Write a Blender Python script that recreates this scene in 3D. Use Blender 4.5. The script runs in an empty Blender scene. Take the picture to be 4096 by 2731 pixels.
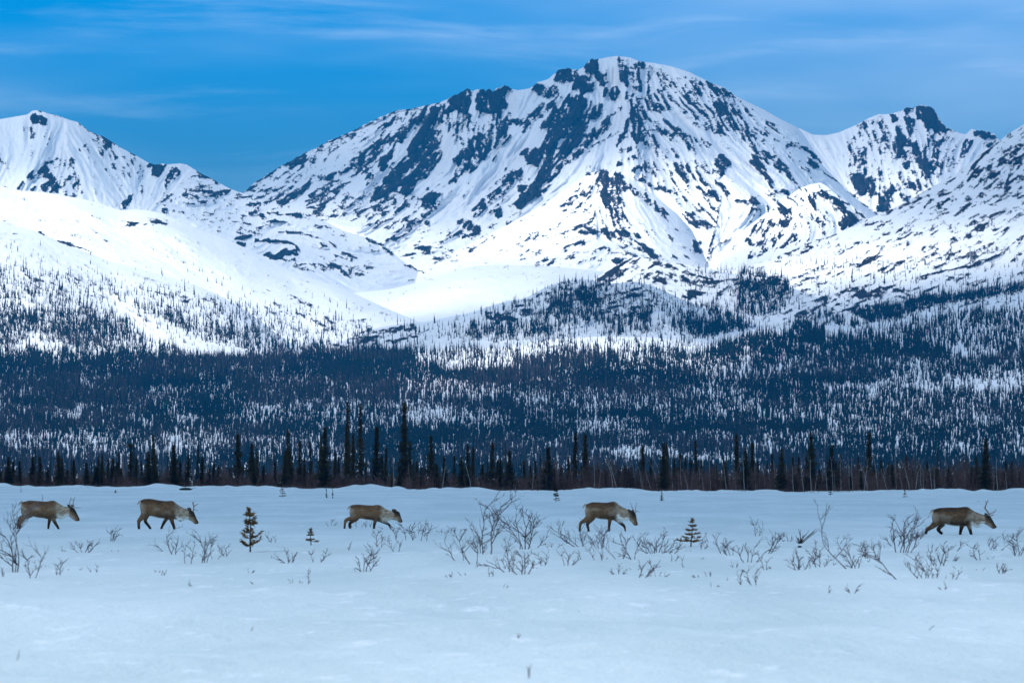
import bpy, math, random
import numpy as np
from mathutils import Vector

# ------------------------------------------------------------------ camera, sky, sun, exposure
sc = bpy.context.scene
COL = sc.collection
FPX = 200.0 / 36.0 * 4096.0          # focal length in photo pixels
CAMH = 1.73
HOR = 1898.0
PITCH = math.atan((HOR - 1365.5) / FPX)

cam_d = bpy.data.cameras.new("camera")
cam_d.lens = 200.0
cam_d.sensor_width = 36.0
cam_d.clip_start = 0.5
cam_d.clip_end = 60000.0
cam_d.dof.use_dof = True
cam_d.dof.focus_distance = 320.0
cam_d.dof.aperture_fstop = 6.3
cam = bpy.data.objects.new("camera", cam_d)
cam.location = (0, 0, CAMH)
cam.rotation_euler = (math.radians(90) + PITCH, 0, 0)
COL.objects.link(cam)
sc.camera = cam

SUN_EL = math.radians(40)
SUN_AZ = math.radians(222)           # direction the sun stands in, clockwise from +Y: behind the camera, to the left
SUN = Vector((math.sin(SUN_AZ) * math.cos(SUN_EL), math.cos(SUN_AZ) * math.cos(SUN_EL), math.sin(SUN_EL)))
sun_d = bpy.data.lights.new("sun", 'SUN')
sun_d.energy = 5.0
sun_d.angle = math.radians(0.53)
sun_d.color = (1.0, 0.975, 0.93)
sun = bpy.data.objects.new("sun", sun_d)
sun.rotation_euler = (-SUN).to_track_quat('-Z', 'Y').to_euler()
COL.objects.link(sun)

sc.view_settings.view_transform = 'Standard'
sc.view_settings.look = 'None'
sc.view_settings.exposure = 0.42
sc.view_settings.gamma = 1.0
try:
    sc.view_settings.use_curve_mapping = False
except Exception:
    pass
sc.render.engine = 'CYCLES'
sc.cycles.max_bounces = 6
sc.cycles.diffuse_bounces = 3
sc.cycles.transparent_max_bounces = 8
sc.cycles.volume_bounces = 0
sc.cycles.use_denoising = True

world = bpy.data.worlds.new("World")
sc.world = world
world.use_nodes = True


class NT:
    """small node-tree helper"""
    def __init__(s, tree):
        s.t = tree
        tree.nodes.clear()
    def n(s, kind, **kw):
        nd = s.t.nodes.new(kind)
        for k, v in kw.items():
            setattr(nd, k, v)
        return nd
    def l(s, a, b):
        s.t.links.new(a, b)
    def math(s, op, a, b=None, c=None, clamp=False):
        nd = s.n('ShaderNodeMath', operation=op, use_clamp=clamp)
        for i, v in enumerate((a, b, c)):
            if v is None:
                continue
            if isinstance(v, (int, float)):
                nd.inputs[i].default_value = v
            else:
                s.l(v, nd.inputs[i])
        return nd.outputs[0]
    def mix(s, f, a, b, blend='MIX'):
        nd = s.n('ShaderNodeMix', data_type='RGBA', blend_type=blend)
        for i, v in ((0, f), (6, a), (7, b)):
            if isinstance(v, (int, float)):
                nd.inputs[i].default_value = v
            elif isinstance(v, tuple):
                nd.inputs[i].default_value = (v[0], v[1], v[2], 1)
            else:
                s.l(v, nd.inputs[i])
        return nd.outputs[2]
    def ramp(s, f, a, b):
        nd = s.n('ShaderNodeMapRange', interpolation_type='SMOOTHSTEP')
        nd.inputs[1].default_value = a
        nd.inputs[2].default_value = b
        s.l(f, nd.inputs[0])
        return nd.outputs[0]
    def noise(s, vec, scale, detail=4, rough=0.55, dist=0.0):
        nd = s.n('ShaderNodeTexNoise')
        nd.inputs['Scale'].default_value = scale
        nd.inputs['Detail'].default_value = detail
        nd.inputs['Roughness'].default_value = rough
        nd.inputs['Distortion'].default_value = dist
        if vec is not None:
            s.l(vec, nd.inputs['Vector'])
        return nd.outputs[0]
    def mapping(s, vec, scale=(1, 1, 1), loc=(0, 0, 0), rot=(0, 0, 0)):
        nd = s.n('ShaderNodeMapping')
        nd.inputs['Scale'].default_value = scale
        nd.inputs['Location'].default_value = loc
        nd.inputs['Rotation'].default_value = rot
        s.l(vec, nd.inputs['Vector'])
        return nd.outputs[0]


def build_world():
    w = NT(world.node_tree)
    tc = w.n('ShaderNodeTexCoord')
    sep = w.n('ShaderNodeSeparateXYZ')
    w.l(tc.outputs['Generated'], sep.inputs[0])
    # the clear air of a northern winter day: the dome's blue reaches low down to the mountains
    z = w.math('MULTIPLY_ADD', sep.outputs[2], 2.6, 0.16)
    cmb = w.n('ShaderNodeCombineXYZ')
    w.l(sep.outputs[0], cmb.inputs[0]); w.l(sep.outputs[1], cmb.inputs[1]); w.l(z, cmb.inputs[2])
    nrm = w.n('ShaderNodeVectorMath', operation='NORMALIZE')
    w.l(cmb.outputs[0], nrm.inputs[0])
    sky = w.n('ShaderNodeTexSky', sky_type='NISHITA')
    sky.sun_disc = False
    sky.sun_elevation = SUN_EL
    sky.sun_rotation = SUN_AZ
    sky.altitude = 600
    sky.air_density = 1.0
    sky.dust_density = 0.2
    sky.ozone_density = 2.5
    w.l(nrm.outputs[0], sky.inputs[0])
    up = w.ramp(sep.outputs[2], 0.035, 0.085)
    tint = w.mix(up, (0.80, 1.14, 0.76), (0.0, 1.72, 2.45))
    high = w.ramp(sep.outputs[2], 0.12, 0.6)
    tint = w.mix(high, tint, (0.22, 0.90, 1.0))
    base = w.mix(1.0, sky.outputs[0], tint, 'MULTIPLY')
    # thin streaks of cirrus lying along the horizon
    inv = w.math('DIVIDE', 1.0, w.math('MAXIMUM', w.math('ABSOLUTE', sep.outputs[1]), 0.2))
    az = w.math('MULTIPLY', sep.outputs[0], inv)
    el = w.math('MULTIPLY', sep.outputs[2], inv)
    c2 = w.n('ShaderNodeCombineXYZ')
    w.l(az, c2.inputs[0]); w.l(el, c2.inputs[1])
    wob = w.noise(w.mapping(c2.outputs[0], (9, 20, 1)), 1.0, 2)
    el2 = w.math('MULTIPLY_ADD', wob, 0.016, el)
    c3 = w.n('ShaderNodeCombineXYZ')
    w.l(az, c3.inputs[0]); w.l(el2, c3.inputs[1])
    n1 = w.noise(w.mapping(c3.outputs[0], (11, 110, 1), (3.9, 1.2, 0)), 1.0, 6, 0.58)
    n2 = w.noise(w.mapping(c3.outputs[0], (5, 30, 1), (7.9, 2.3, 0)), 1.0, 4, 0.5)
    f = w.math('ADD', w.math('MULTIPLY', w.ramp(n1, 0.49, 0.76), 0.65), w.math('MULTIPLY', w.ramp(n2, 0.40, 0.64), 0.60), clamp=True)
    f = w.math('MULTIPLY', f, w.ramp(el, 0.020, 0.06))
    veil = w.math('MULTIPLY', w.ramp(az, -0.01, 0.075), 0.28)
    veil = w.math('MULTIPLY', veil, w.math('MULTIPLY_ADD', n2, 1.2, 0.3))
    f = w.math('ADD', w.math('MULTIPLY', f, 0.95), veil, clamp=True)
    cloudc = w.mix(w.ramp(el, 0.04, 0.085), (3.8, 6.9, 9.0), (6.6, 9.6, 14.0))
    skyc = w.mix(f, base, cloudc)
    bg = w.n('ShaderNodeBackground')
    bg.inputs['Strength'].default_value = 0.078
    w.l(skyc, bg.inputs['Color'])
    out = w.n('ShaderNodeOutputWorld')
    w.l(bg.outputs[0], out.inputs[0])


build_world()

# ------------------------------------------------------------------ helpers
rng = np.random.default_rng(7)
R = random.Random(11)
CA, SA = math.cos(PITCH), math.sin(PITCH)


def P(px, py, D):
    """world point seen at photo pixel (px, py) at distance D ahead"""
    up = 1365.5 - np.asarray(py, float)
    Y = FPX * CA - up * SA
    Z = FPX * SA + up * CA
    X = np.asarray(px, float) - 2048.0
    return X / Y * D, np.asarray(D, float) + 0 * X, CAMH + Z / Y * D


def toscreen(x, y, z):
    a = x; b = y; c = z - CAMH
    fwd = b * CA + c * SA
    up = -b * SA + c * CA
    return 2048 + a / fwd * FPX, 1365.5 - up / fwd * FPX


def hash2(ix, iy, seed):
    h = (ix.astype(np.int64) * 374761393 + iy.astype(np.int64) * 668265263 + seed * 974634777) & 0xffffffff
    h = ((h ^ (h >> 13)) * 1274126177) & 0xffffffff
    h = (h ^ (h >> 16)) & 0xffffffff
    return h / 4294967295.0


def vnoise(x, y, seed=0):
    x = np.asarray(x, float); y = np.asarray(y, float)
    ix = np.floor(x); iy = np.floor(y)
    fx = x - ix; fy = y - iy
    fx = fx * fx * (3 - 2 * fx); fy = fy * fy * (3 - 2 * fy)
    a = hash2(ix, iy, seed); b = hash2(ix + 1, iy, seed)
    c = hash2(ix, iy + 1, seed); d = hash2(ix + 1, iy + 1, seed)
    return (a + (b - a) * fx) * (1 - fy) + (c + (d - c) * fx) * fy


def fbm(x, y, seed=0, octs=4, gain=0.5):
    s = 0.0; a = 1.0; t = 0.0
    for o in range(octs):
        s = s + a * vnoise(x * 2 ** o, y * 2 ** o, seed + o * 17)
        t += a; a *= gain
    return s / t * 2 - 1


def smooth(a, b, x):
    t = np.clip((np.asarray(x, float) - a) / (b - a), 0, 1)
    return t * t * (3 - 2 * t)


def curve(pts):
    xs = np.array([p[0] for p in pts], float); ys = np.array([p[1] for p in pts], float)
    return lambda x: np.interp(x, xs, ys)


def tag(o, label=None, cat=None, group=None, kind=None):
    if label: o['label'] = label
    if cat: o['category'] = cat
    if group: o['group'] = group
    if kind: o['kind'] = kind
    return o


def make_mesh(name, V, quads=None, tris=None, mat=None, smooth_shade=False, attrs=None, mats=None, matidx=None):
    V = np.asarray(V, np.float32).reshape(-1, 3)
    me = bpy.data.meshes.new(name)
    nq = 0 if quads is None else len(quads)
    nt = 0 if tris is None else len(tris)
    loops = []
    starts = []
    if nq:
        q = np.asarray(quads, np.int32); loops.append(q.ravel()); starts.append(np.arange(nq) * 4)
    if nt:
        t = np.asarray(tris, np.int32); loops.append(t.ravel()); starts.append(nq * 4 + np.arange(nt) * 3)
    loops = np.concatenate(loops); starts = np.concatenate(starts)
    me.vertices.add(len(V)); me.loops.add(len(loops)); me.polygons.add(nq + nt)
    me.vertices.foreach_set('co', V.ravel())
    me.loops.foreach_set('vertex_index', loops.astype(np.int32))
    me.polygons.foreach_set('loop_start', starts.astype(np.int32))
    try:
        tot = np.concatenate([np.full(nq, 4), np.full(nt, 3)]).astype(np.int32)
        me.polygons.foreach_set('loop_total', tot)
    except Exception:
        pass
    if smooth_shade:
        me.polygons.foreach_set('use_smooth', np.ones(nq + nt, bool))
    if mats:
        for m in mats: me.materials.append(m)
        if matidx is not None:
            me.polygons.foreach_set('material_index', np.asarray(matidx, np.int32))
    elif mat:
        me.materials.append(mat)
    if attrs:
        for k, a in attrs.items():
            a = np.asarray(a, np.float32)
            if a.ndim == 1:
                at = me.attributes.new(k, 'FLOAT', 'POINT'); at.data.foreach_set('value', a)
            else:
                at = me.attributes.new(k, 'FLOAT_VECTOR', 'POINT'); at.data.foreach_set('vector', a.ravel())
    me.update(calc_edges=True)
    return me


def link(name, me, parent=None, loc=None):
    o = bpy.data.objects.new(name, me)
    COL.objects.link(o)
    if parent is not None: o.parent = parent
    if loc is not None: o.location = loc
    return o


class MB:
    """collects vertices and faces of one mesh"""
    def __init__(s):
        s.V = []; s.Q = []; s.T = []; s.n = 0; s.at = []
    def add(s, V, Q=None, T=None, a=None):
        V = np.asarray(V, float)
        s.V.append(V)
        if Q is not None and len(Q): s.Q.append(np.asarray(Q) + s.n)
        if T is not None and len(T): s.T.append(np.asarray(T) + s.n)
        s.at.append(np.full(len(V), 0.0 if a is None else a))
        s.n += len(V)
    def tube(s, pts, rad, n=5, a=None, cap=True, squash=None):
        pts = np.asarray(pts, float); rad = np.asarray(rad, float)
        k = len(pts)
        tan = np.gradient(pts, axis=0)
        tan /= np.maximum(np.linalg.norm(tan, axis=1, keepdims=True), 1e-9)
        ref = np.array([0.0, 1.0, 0.0]) if squash is not None else (np.array([0.37, 0.61, 0.2]) if abs(tan[0][2]) > 0.7 else np.array([0.1, 0.2, 1.0]))
        rings = []
        ang = np.linspace(0, 2 * math.pi, n, endpoint=False)
        for i in range(k):
            u = np.cross(tan[i], ref); u /= max(np.linalg.norm(u), 1e-9)
            v = np.cross(tan[i], u)
            rv = rad[i] * (squash if squash is not None else 1.0)
            rings.append(pts[i] + np.outer(np.cos(ang) * rad[i], u) + np.outer(np.sin(ang) * rv, v))
        V = np.concatenate(rings)
        j = np.arange(n); jn = (j + 1) % n
        Q = np.concatenate([np.stack([i * n + j, i * n + jn, (i + 1) * n + jn, (i + 1) * n + j], 1) for i in range(k - 1)])
        T = None
        if cap:
            V = np.concatenate([V, pts[:1], pts[-1:]])
            b = k * n
            T = np.concatenate([np.stack([jn, j, np.full(n, b)], 1), np.stack([(k - 1) * n + j, (k - 1) * n + jn, np.full(n, b + 1)], 1)])
        s.add(V, Q, T, a)
    def mesh(s, name, mat, smooth_shade=False, attr=None):
        V = np.concatenate(s.V)
        return make_mesh(name, V, np.concatenate(s.Q) if s.Q else None, np.concatenate(s.T) if s.T else None,
                         mat, smooth_shade, {attr: np.concatenate(s.at)} if attr else None)


# ------------------------------------------------------------------ materials
def principled(name):
    m = bpy.data.materials.new(name); m.use_nodes = True
    w = NT(m.node_tree)
    b = w.n('ShaderNodeBsdfPrincipled')
    o = w.n('ShaderNodeOutputMaterial')
    w.l(b.outputs[0], o.inputs[0])
    b.inputs['Specular IOR Level'].default_value = 0.2
    return m, w, b


def setcol(w, b, c, key='Base Color'):
    if isinstance(c, tuple): b.inputs[key].default_value = (c[0], c[1], c[2], 1)
    else: w.l(c, b.inputs[key])


def bump(w, b, h, strength, dist):
    n = w.n('ShaderNodeBump')
    n.inputs['Strength'].default_value = strength
    n.inputs['Distance'].default_value = dist
    w.l(h, n.inputs['Height']); w.l(n.outputs[0], b.inputs['Normal'])


def mat_snowrock(name, nscale, rock=(0.009, 0.013, 0.018), brown=(0.040, 0.028, 0.034), snow=(0.88, 0.88, 0.89), bumpd=2.0):
    m, w, b = principled(name)
    at = w.n('ShaderNodeAttribute', attribute_name='rock')
    tc = w.n('ShaderNodeTexCoord')
    v = tc.outputs['Object']
    n1 = w.noise(w.mapping(v, (1, 0.35, 1.3)), nscale * 4.0, 6, 0.75)
    r = w.math('ADD', at.outputs['Fac'], w.math('MULTIPLY_ADD', n1, 1.4, -0.70))
    mask = w.ramp(r, 0.435, 0.515)
    n2 = w.noise(v, nscale * 0.13, 4)
    n3 = w.noise(w.mapping(v, (1.4, 0.3, 0.6)), nscale * 1.4, 4, 0.7)
    rk = w.mix(w.ramp(n2, 0.48, 0.62), rock, brown)
    rk = w.mix(w.ramp(n3, 0.40, 0.62), (0.026, 0.027, 0.032), w.mix(w.ramp(n1, 0.4, 0.6), rk, (0.004, 0.006, 0.009)))
    sn = w.mix(w.ramp(n2, 0.3, 0.7), snow, tuple(c * 0.95 for c in snow))
    setcol(w, b, w.mix(mask, sn, rk))
    b.inputs['Roughness'].default_value = 0.9
    b.inputs['Specular IOR Level'].default_value = 0.03
    h = w.math('ADD', w.math('MULTIPLY', mask, 0.6), w.math('MULTIPLY', n3, 0.7))
    bump(w, b, h, 0.5, bumpd)
    return m


def mat_snow(name):
    m, w, b = principled(name)
    tc = w.n('ShaderNodeTexCoord'); v = tc.outputs['Object']
    n1 = w.noise(w.mapping(v, (1, 0.28, 1)), 1.5, 6, 0.68)
    n2 = w.noise(w.mapping(v, (1, 0.16, 1)), 0.22, 4, 0.55)
    n3 = w.noise(v, 14.0, 3, 0.6)
    crust = w.ramp(n1, 0.57, 0.66)
    c = w.mix(w.ramp(n2, 0.35, 0.68), (0.58, 0.66, 0.66), (0.70, 0.765, 0.765))
    c = w.mix(w.math('MULTIPLY', crust, 0.55), c, (0.94, 0.95, 0.96))
    setcol(w, b, c)
    w.l(w.math('MULTIPLY_ADD', crust, -0.3, 0.8), b.inputs['Roughness'])
    h = w.math('ADD', w.math('MULTIPLY', n1, 0.9), w.math('MULTIPLY', n3, 0.08))
    bump(w, b, h, 0.8, 0.12)
    return m


def mat_two(name, c1, c2, scale, rough=0.9, objrand=0.0):
    m, w, b = principled(name)
    if rough >= 0.9: b.inputs['Specular IOR Level'].default_value = 0.03
    tc = w.n('ShaderNodeTexCoord')
    n = w.noise(tc.outputs['Object'], scale, 4, 0.6)
    c = w.mix(w.ramp(n, 0.35, 0.65), c1, c2)
    if objrand:
        oi = w.n('ShaderNodeObjectInfo')
        c = w.mix(w.math('MULTIPLY', oi.outputs['Random'], objrand), c, (0.070, 0.050, 0.018))
    setcol(w, b, c)
    b.inputs['Roughness'].default_value = rough
    return m


def mat_fur():
    m, w, b = principled('caribou_fur')
    at = w.n('ShaderNodeAttribute', attribute_name='fur')
    tc = w.n('ShaderNodeTexCoord')
    n = w.noise(w.mapping(tc.outputs['Object'], (0.5, 1, 1.2)), 34, 5, 0.65)
    n2 = w.noise(tc.outputs['Object'], 9, 3, 0.6)
    f = w.math('MULTIPLY_ADD', n, 1.1, 0.42)
    f = w.math('MULTIPLY', f, w.math('MULTIPLY_ADD', n2, 0.5, 0.76))
    g = w.n('ShaderNodeCombineXYZ')
    for i in range(3): w.l(f, g.inputs[i])
    setcol(w, b, w.mix(1.0, at.outputs['Color'], g.outputs[0], 'MULTIPLY'))
    b.inputs['Roughness'].default_value = 0.9
    bump(w, b, n, 0.7, 0.03)
    return m


M = {}
M['mountain'] = mat_snowrock('mountain_snow_and_rock', 0.11, bumpd=2.5)
M['hill'] = mat_snowrock('hill_snow_and_rock', 0.22, bumpd=1.0)
M['snow'] = mat_snow('field_snow')
M['forest'] = mat_two('far_conifer_needles', (0.003, 0.008, 0.009), (0.011, 0.015, 0.015), 0.012)
_w = M['forest'].node_tree
_a = _w.nodes.new('ShaderNodeAttribute'); _a.attribute_name = 'leafless'
_m = _w.nodes.new('ShaderNodeMix'); _m.data_type = 'RGBA'
_b = [n for n in _w.nodes if n.type == 'BSDF_PRINCIPLED'][0]
_c = _b.inputs['Base Color'].links[0].from_socket
_w.links.new(_a.outputs['Fac'], _m.inputs[0]); _w.links.new(_c, _m.inputs[6]); _m.inputs[7].default_value = (0.085, 0.062, 0.068, 1)
_w.links.new(_m.outputs[2], _b.inputs['Base Color'])
M['needle'] = mat_two('spruce_needles', (0.018, 0.020, 0.009), (0.085, 0.063, 0.020), 0.9, objrand=0.5)
M['goldneedle'] = mat_two('sunburnt_needles', (0.25, 0.14, 0.055), (0.10, 0.065, 0.03), 9)
M['greenneedle'] = mat_two('sapling_needles', (0.035, 0.04, 0.02), (0.06, 0.05, 0.025), 9)
M['bark'] = mat_two('spruce_bark', (0.03, 0.024, 0.02), (0.055, 0.045, 0.038), 4)
M['twig'] = mat_two('willow_bark', (0.075, 0.066, 0.075), (0.17, 0.15, 0.165), 8)
M['redtwig'] = mat_two('dead_leaf_twigs', (0.10, 0.045, 0.028), (0.15, 0.10, 0.08), 12)
M['brush'] = mat_two('thicket_stems', (0.075, 0.040, 0.032), (0.14, 0.085, 0.068), 0.4)
M['birch'] = mat_two('pale_birch_bark', (0.34, 0.29, 0.26), (0.20, 0.17, 0.15), 1.5)
M['antler'] = mat_two('antler_bone', (0.17, 0.10, 0.065), (0.26, 0.17, 0.12), 14, 0.6)
M['fur'] = mat_fur()
M['dark'] = mat_two('eye_and_nose', (0.006, 0.005, 0.005), (0.012, 0.01, 0.01), 10, 0.35)
M['tailfur'] = mat_two('white_tail_fur', (0.50, 0.45, 0.38), (0.36, 0.31, 0.25), 30)
M['earfur'] = mat_two('ear_fur', (0.10, 0.075, 0.055), (0.045, 0.034, 0.028), 30)

# ------------------------------------------------------------------ terrain maps over azimuth and elevation
X0, X1, Y0, Y1, ST = -600, 4700, 150, 1960, 3.0
CW = int((X1 - X0) / ST) + 1
CH = int((Y1 - Y0) / ST) + 1
gx, gy = np.meshgrid(X0 + np.arange(CW) * ST, Y0 + np.arange(CH) * ST)


def sample(C, px, py):
    fx = np.clip((np.asarray(px) - X0) / ST, 0, CW - 1.001)
    fy = np.clip((np.asarray(py) - Y0) / ST, 0, CH - 1.001)
    ix = fx.astype(int); iy = fy.astype(int)
    fx = fx - ix; fy = fy - iy
    return (C[iy, ix] * (1 - fx) + C[iy, ix + 1] * fx) * (1 - fy) + (C[iy + 1, ix] * (1 - fx) + C[iy + 1, ix + 1] * fx) * fy


def blur(C, r):
    r = int(max(1, r))
    for _ in range(2):
        for ax in (0, 1):
            pad = [(0, 0), (0, 0)]; pad[ax] = (r + 1, r)
            S = np.cumsum(np.pad(C, pad, mode='edge'), axis=ax)
            if ax == 0: C = (S[2 * r + 1:, :] - S[:-(2 * r + 1), :]) / (2 * r + 1)
            else: C = (S[:, 2 * r + 1:] - S[:, :-(2 * r + 1)]) / (2 * r + 1)
    return C


def norm(C):
    return (C - C.mean()) / C.std()


# run of the slopes: (photo x, y, direction x, y)
FLOW = [(1100, 780, -.85, .5), (1300, 700, -.8, .6), (1500, 850, -.75, .65), (1700, 700, -.65, .75), (1900, 450, -.15, 1), (1950, 900, -.7, .6),
        (2100, 600, -.6, .8), (2250, 500, -.5, .85), (2420, 420, -.1, 1), (2480, 600, -.1, 1), (2700, 500, .6, .8), (2850, 700, .55, .8), (3050, 650, .75, .65),
        (3250, 750, .75, .7), (2300, 850, -.85, .5), (2450, 850, .3, .95), (2600, 950, .7, .7), (2750, 1000, .75, .7), (2200, 1030, -.9, .3), (2550, 1020, .8, .5),
        (3000, 950, -.5, .85), (3300, 850, .6, .8), (3300, 950, -.3, .9), (150, 520, -.2, 1), (200, 720, -.5, .85), (450, 700, .45, .9), (380, 560, .6, .8),
        (640, 720, -.4, .9), (750, 800, 1, .2), (900, 900, 1, .12), (1200, 950, 1, .2), (1400, 1010, 1, .35), (1100, 1010, -.8, .4), (3450, 600, .1, 1),
        (3600, 550, .2, 1), (3650, 750, .15, 1), (3850, 620, -.4, .9), (3900, 800, -.8, .55), (4100, 650, -.8, .6), (3500, 1000, -.85, .5), (3200, 1050, -.9, .35),
        (3800, 1100, -.95, .35), (300, 1000, .95, .3), (900, 1050, .9, .4), (1300, 1200, .9, .4), (1900, 1090, 1, .05), (2300, 1200, 1, -.3), (2700, 1250, .9, .5),
        (2500, 1080, -.9, .4), (2750, 1120, .9, .3), (1600, 1330, 1, -.25), (3600, 1230, 1, -.15), (2000, 1500, 1, .05), (500, 1300, .8, .4)]
# nearer slopes run their own way: right slope, knoll, left hills
FLOW_NEAR = [(2950, 1080, -.95, .3), (3300, 1000, -.85, .45), (3700, 800, -.8, .55), (4000, 620, -.75, .65), (3600, 1050, -.85, .45), (4000, 950, -.85, .5), (3400, 1150, -.95, .3), (3900, 1130, -.95, .3), (4500, 600, -.75, .65),
             (300, 1000, .95, .3), (900, 1050, .9, .4), (1300, 1200, .9, .4), (100, 850, .97, .15), (2300, 1200, 1, -.3), (2700, 1250, .9, .5), (2500, 1080, -.9, .4), (2750, 1120, .9, .3),
             (1600, 1330, 1, -.25), (3600, 1230, 1, -.15), (2000, 1500, 1, .05), (500, 1300, .8, .4), (1900, 1090, 1, .05)]


def flow_field(pts, seed):
    num = np.zeros((2, CH, CW))
    for fx_, fy_, dx_, dy_ in pts:
        wgt = 1.0 / (((gx - fx_) ** 2 + (gy - fy_) ** 2) / 1e4 + 0.12) ** 2
        l2 = dx_ * dx_ + dy_ * dy_
        num[0] += wgt * (dx_ * dx_ - dy_ * dy_) / l2; num[1] += wgt * 2 * dx_ * dy_ / l2
    th_ = 0.5 * np.arctan2(num[1], num[0]) + fbm(gx / 90.0, gy / 90.0, seed, 3) * 0.45
    return np.stack([np.cos(th_), np.sin(th_)])


def lic(C, steps, step, FL):
    acc = C.copy(); wsum = 1.0
    J, I = np.meshgrid(np.arange(CW, dtype=float), np.arange(CH, dtype=float))
    for sgn in (1, -1):
        x = J.copy(); y = I.copy(); pu = sgn * FL[0].copy(); pv = sgn * FL[1].copy()
        for k in range(steps):
            xi = np.clip(np.rint(x), 0, CW - 1).astype(int); yi = np.clip(np.rint(y), 0, CH - 1).astype(int)
            u = FL[0][yi, xi]; v = FL[1][yi, xi]
            f = np.where(u * pu + v * pv < 0, -1.0, 1.0)
            pu = u * f; pv = v * f
            x += step * pu; y += step * pv
            xi = np.clip(np.rint(x), 0, CW - 1).astype(int); yi = np.clip(np.rint(y), 0, CH - 1).astype(int)
            w_ = 1 - k / steps
            acc += w_ * C[yi, xi]; wsum += w_
    return acc / wsum


def fields(pts, seed):
    FL = flow_field(pts, seed)
    white = rng.standard_normal((CH, CW))
    d = {}
    d['fine'] = norm(lic(0.6 * norm(blur(white, 1)) + 0.4 * white, 5, 1.1, FL))
    d['mid'] = norm(lic(norm(blur(rng.standard_normal((CH, CW)), 1.5)), 13, 1.8, FL))
    d['big'] = norm(lic(norm(blur(rng.standard_normal((CH, CW)), 6)), 14, 3.0, FL))
    d['huge'] = norm(lic(norm(blur(rng.standard_normal((CH, CW)), 15)), 16, 5.0, FL))
    d['WX'] = gx + 11 * fbm(gx / 22.0, gy / 22.0, 41 + seed, 4, .65) - 6 * d['mid'] * FL[1]
    d['WY'] = gy + 11 * fbm(gx / 22.0, gy / 22.0, 77 + seed, 4, .65) + 6 * d['mid'] * FL[0]
    return d


FAR = fields(FLOW, 5)
NEAR = fields(FLOW_NEAR, 6)
WX, WY = NEAR['WX'], NEAR['WY']


def poly_into(C, pts, val, WXX=None, WYY=None, mode='max'):
    WXX = WX if WXX is None else WXX; WYY = WY if WYY is None else WYY
    xs = [p[0] for p in pts]; ys = [p[1] for p in pts]
    a = max(0, int((min(xs) - X0 - 60) / ST)); b = min(CW, int((max(xs) - X0 + 60) / ST) + 1)
    c = max(0, int((min(ys) - Y0 - 60) / ST)); d = min(CH, int((max(ys) - Y0 + 60) / ST) + 1)
    if a >= b or c >= d: return
    x = WXX[c:d, a:b]; y = WYY[c:d, a:b]
    ins = np.zeros(x.shape, bool)
    n = len(pts)
    for i in range(n):
        xa, ya = pts[i]; xb, yb = pts[(i + 1) % n]
        if ya == yb: continue
        cond = (ya > y) != (yb > y)
        ins ^= cond & (x < (xb - xa) * (y - ya) / (yb - ya) + xa)
    sub = C[c:d, a:b]
    if mode == 'max': sub[ins] = np.maximum(sub[ins], val)
    else: sub[ins] = val


def stroke_into(C, pts, wd, val, WX, WY):
    for (xa, ya), (xb, yb) in zip(pts[:-1], pts[1:]):
        a = max(0, int((min(xa, xb) - X0 - 40) / ST)); b = min(CW, int((max(xa, xb) - X0 + 40) / ST) + 1)
        c = max(0, int((min(ya, yb) - Y0 - 40) / ST)); d = min(CH, int((max(ya, yb) - Y0 + 40) / ST) + 1)
        if a >= b or c >= d: continue
        x = 0.5 * (WX[c:d, a:b] + gx[c:d, a:b]); y = 0.5 * (WY[c:d, a:b] + gy[c:d, a:b])
        vx, vy = xb - xa, yb - ya
        t = np.clip(((x - xa) * vx + (y - ya) * vy) / (vx * vx + vy * vy), 0, 1)
        dist = np.hypot(x - xa - t * vx, y - ya - t * vy)
        sub = C[c:d, a:b]
        sub[dist < wd] = np.maximum(sub[dist < wd], val)


Z = {'1': (0, 350, 2.091), '2': (950, 200, 1.651), '3': (1950, 200, 1.651), '4': (2996, 350, 1.96),
     '5': (0, 950, 2.138), '6': (1000, 950, 2.138), '7': (2000, 950, 2.138), '8': (2996, 950, 2.138), '0': (0, 0, 1.0)}


def conv(z, pts):
    ox, oy, s = Z[z]
    return [(ox + p[0] / s, oy + p[1] / s) for p in pts]


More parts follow.
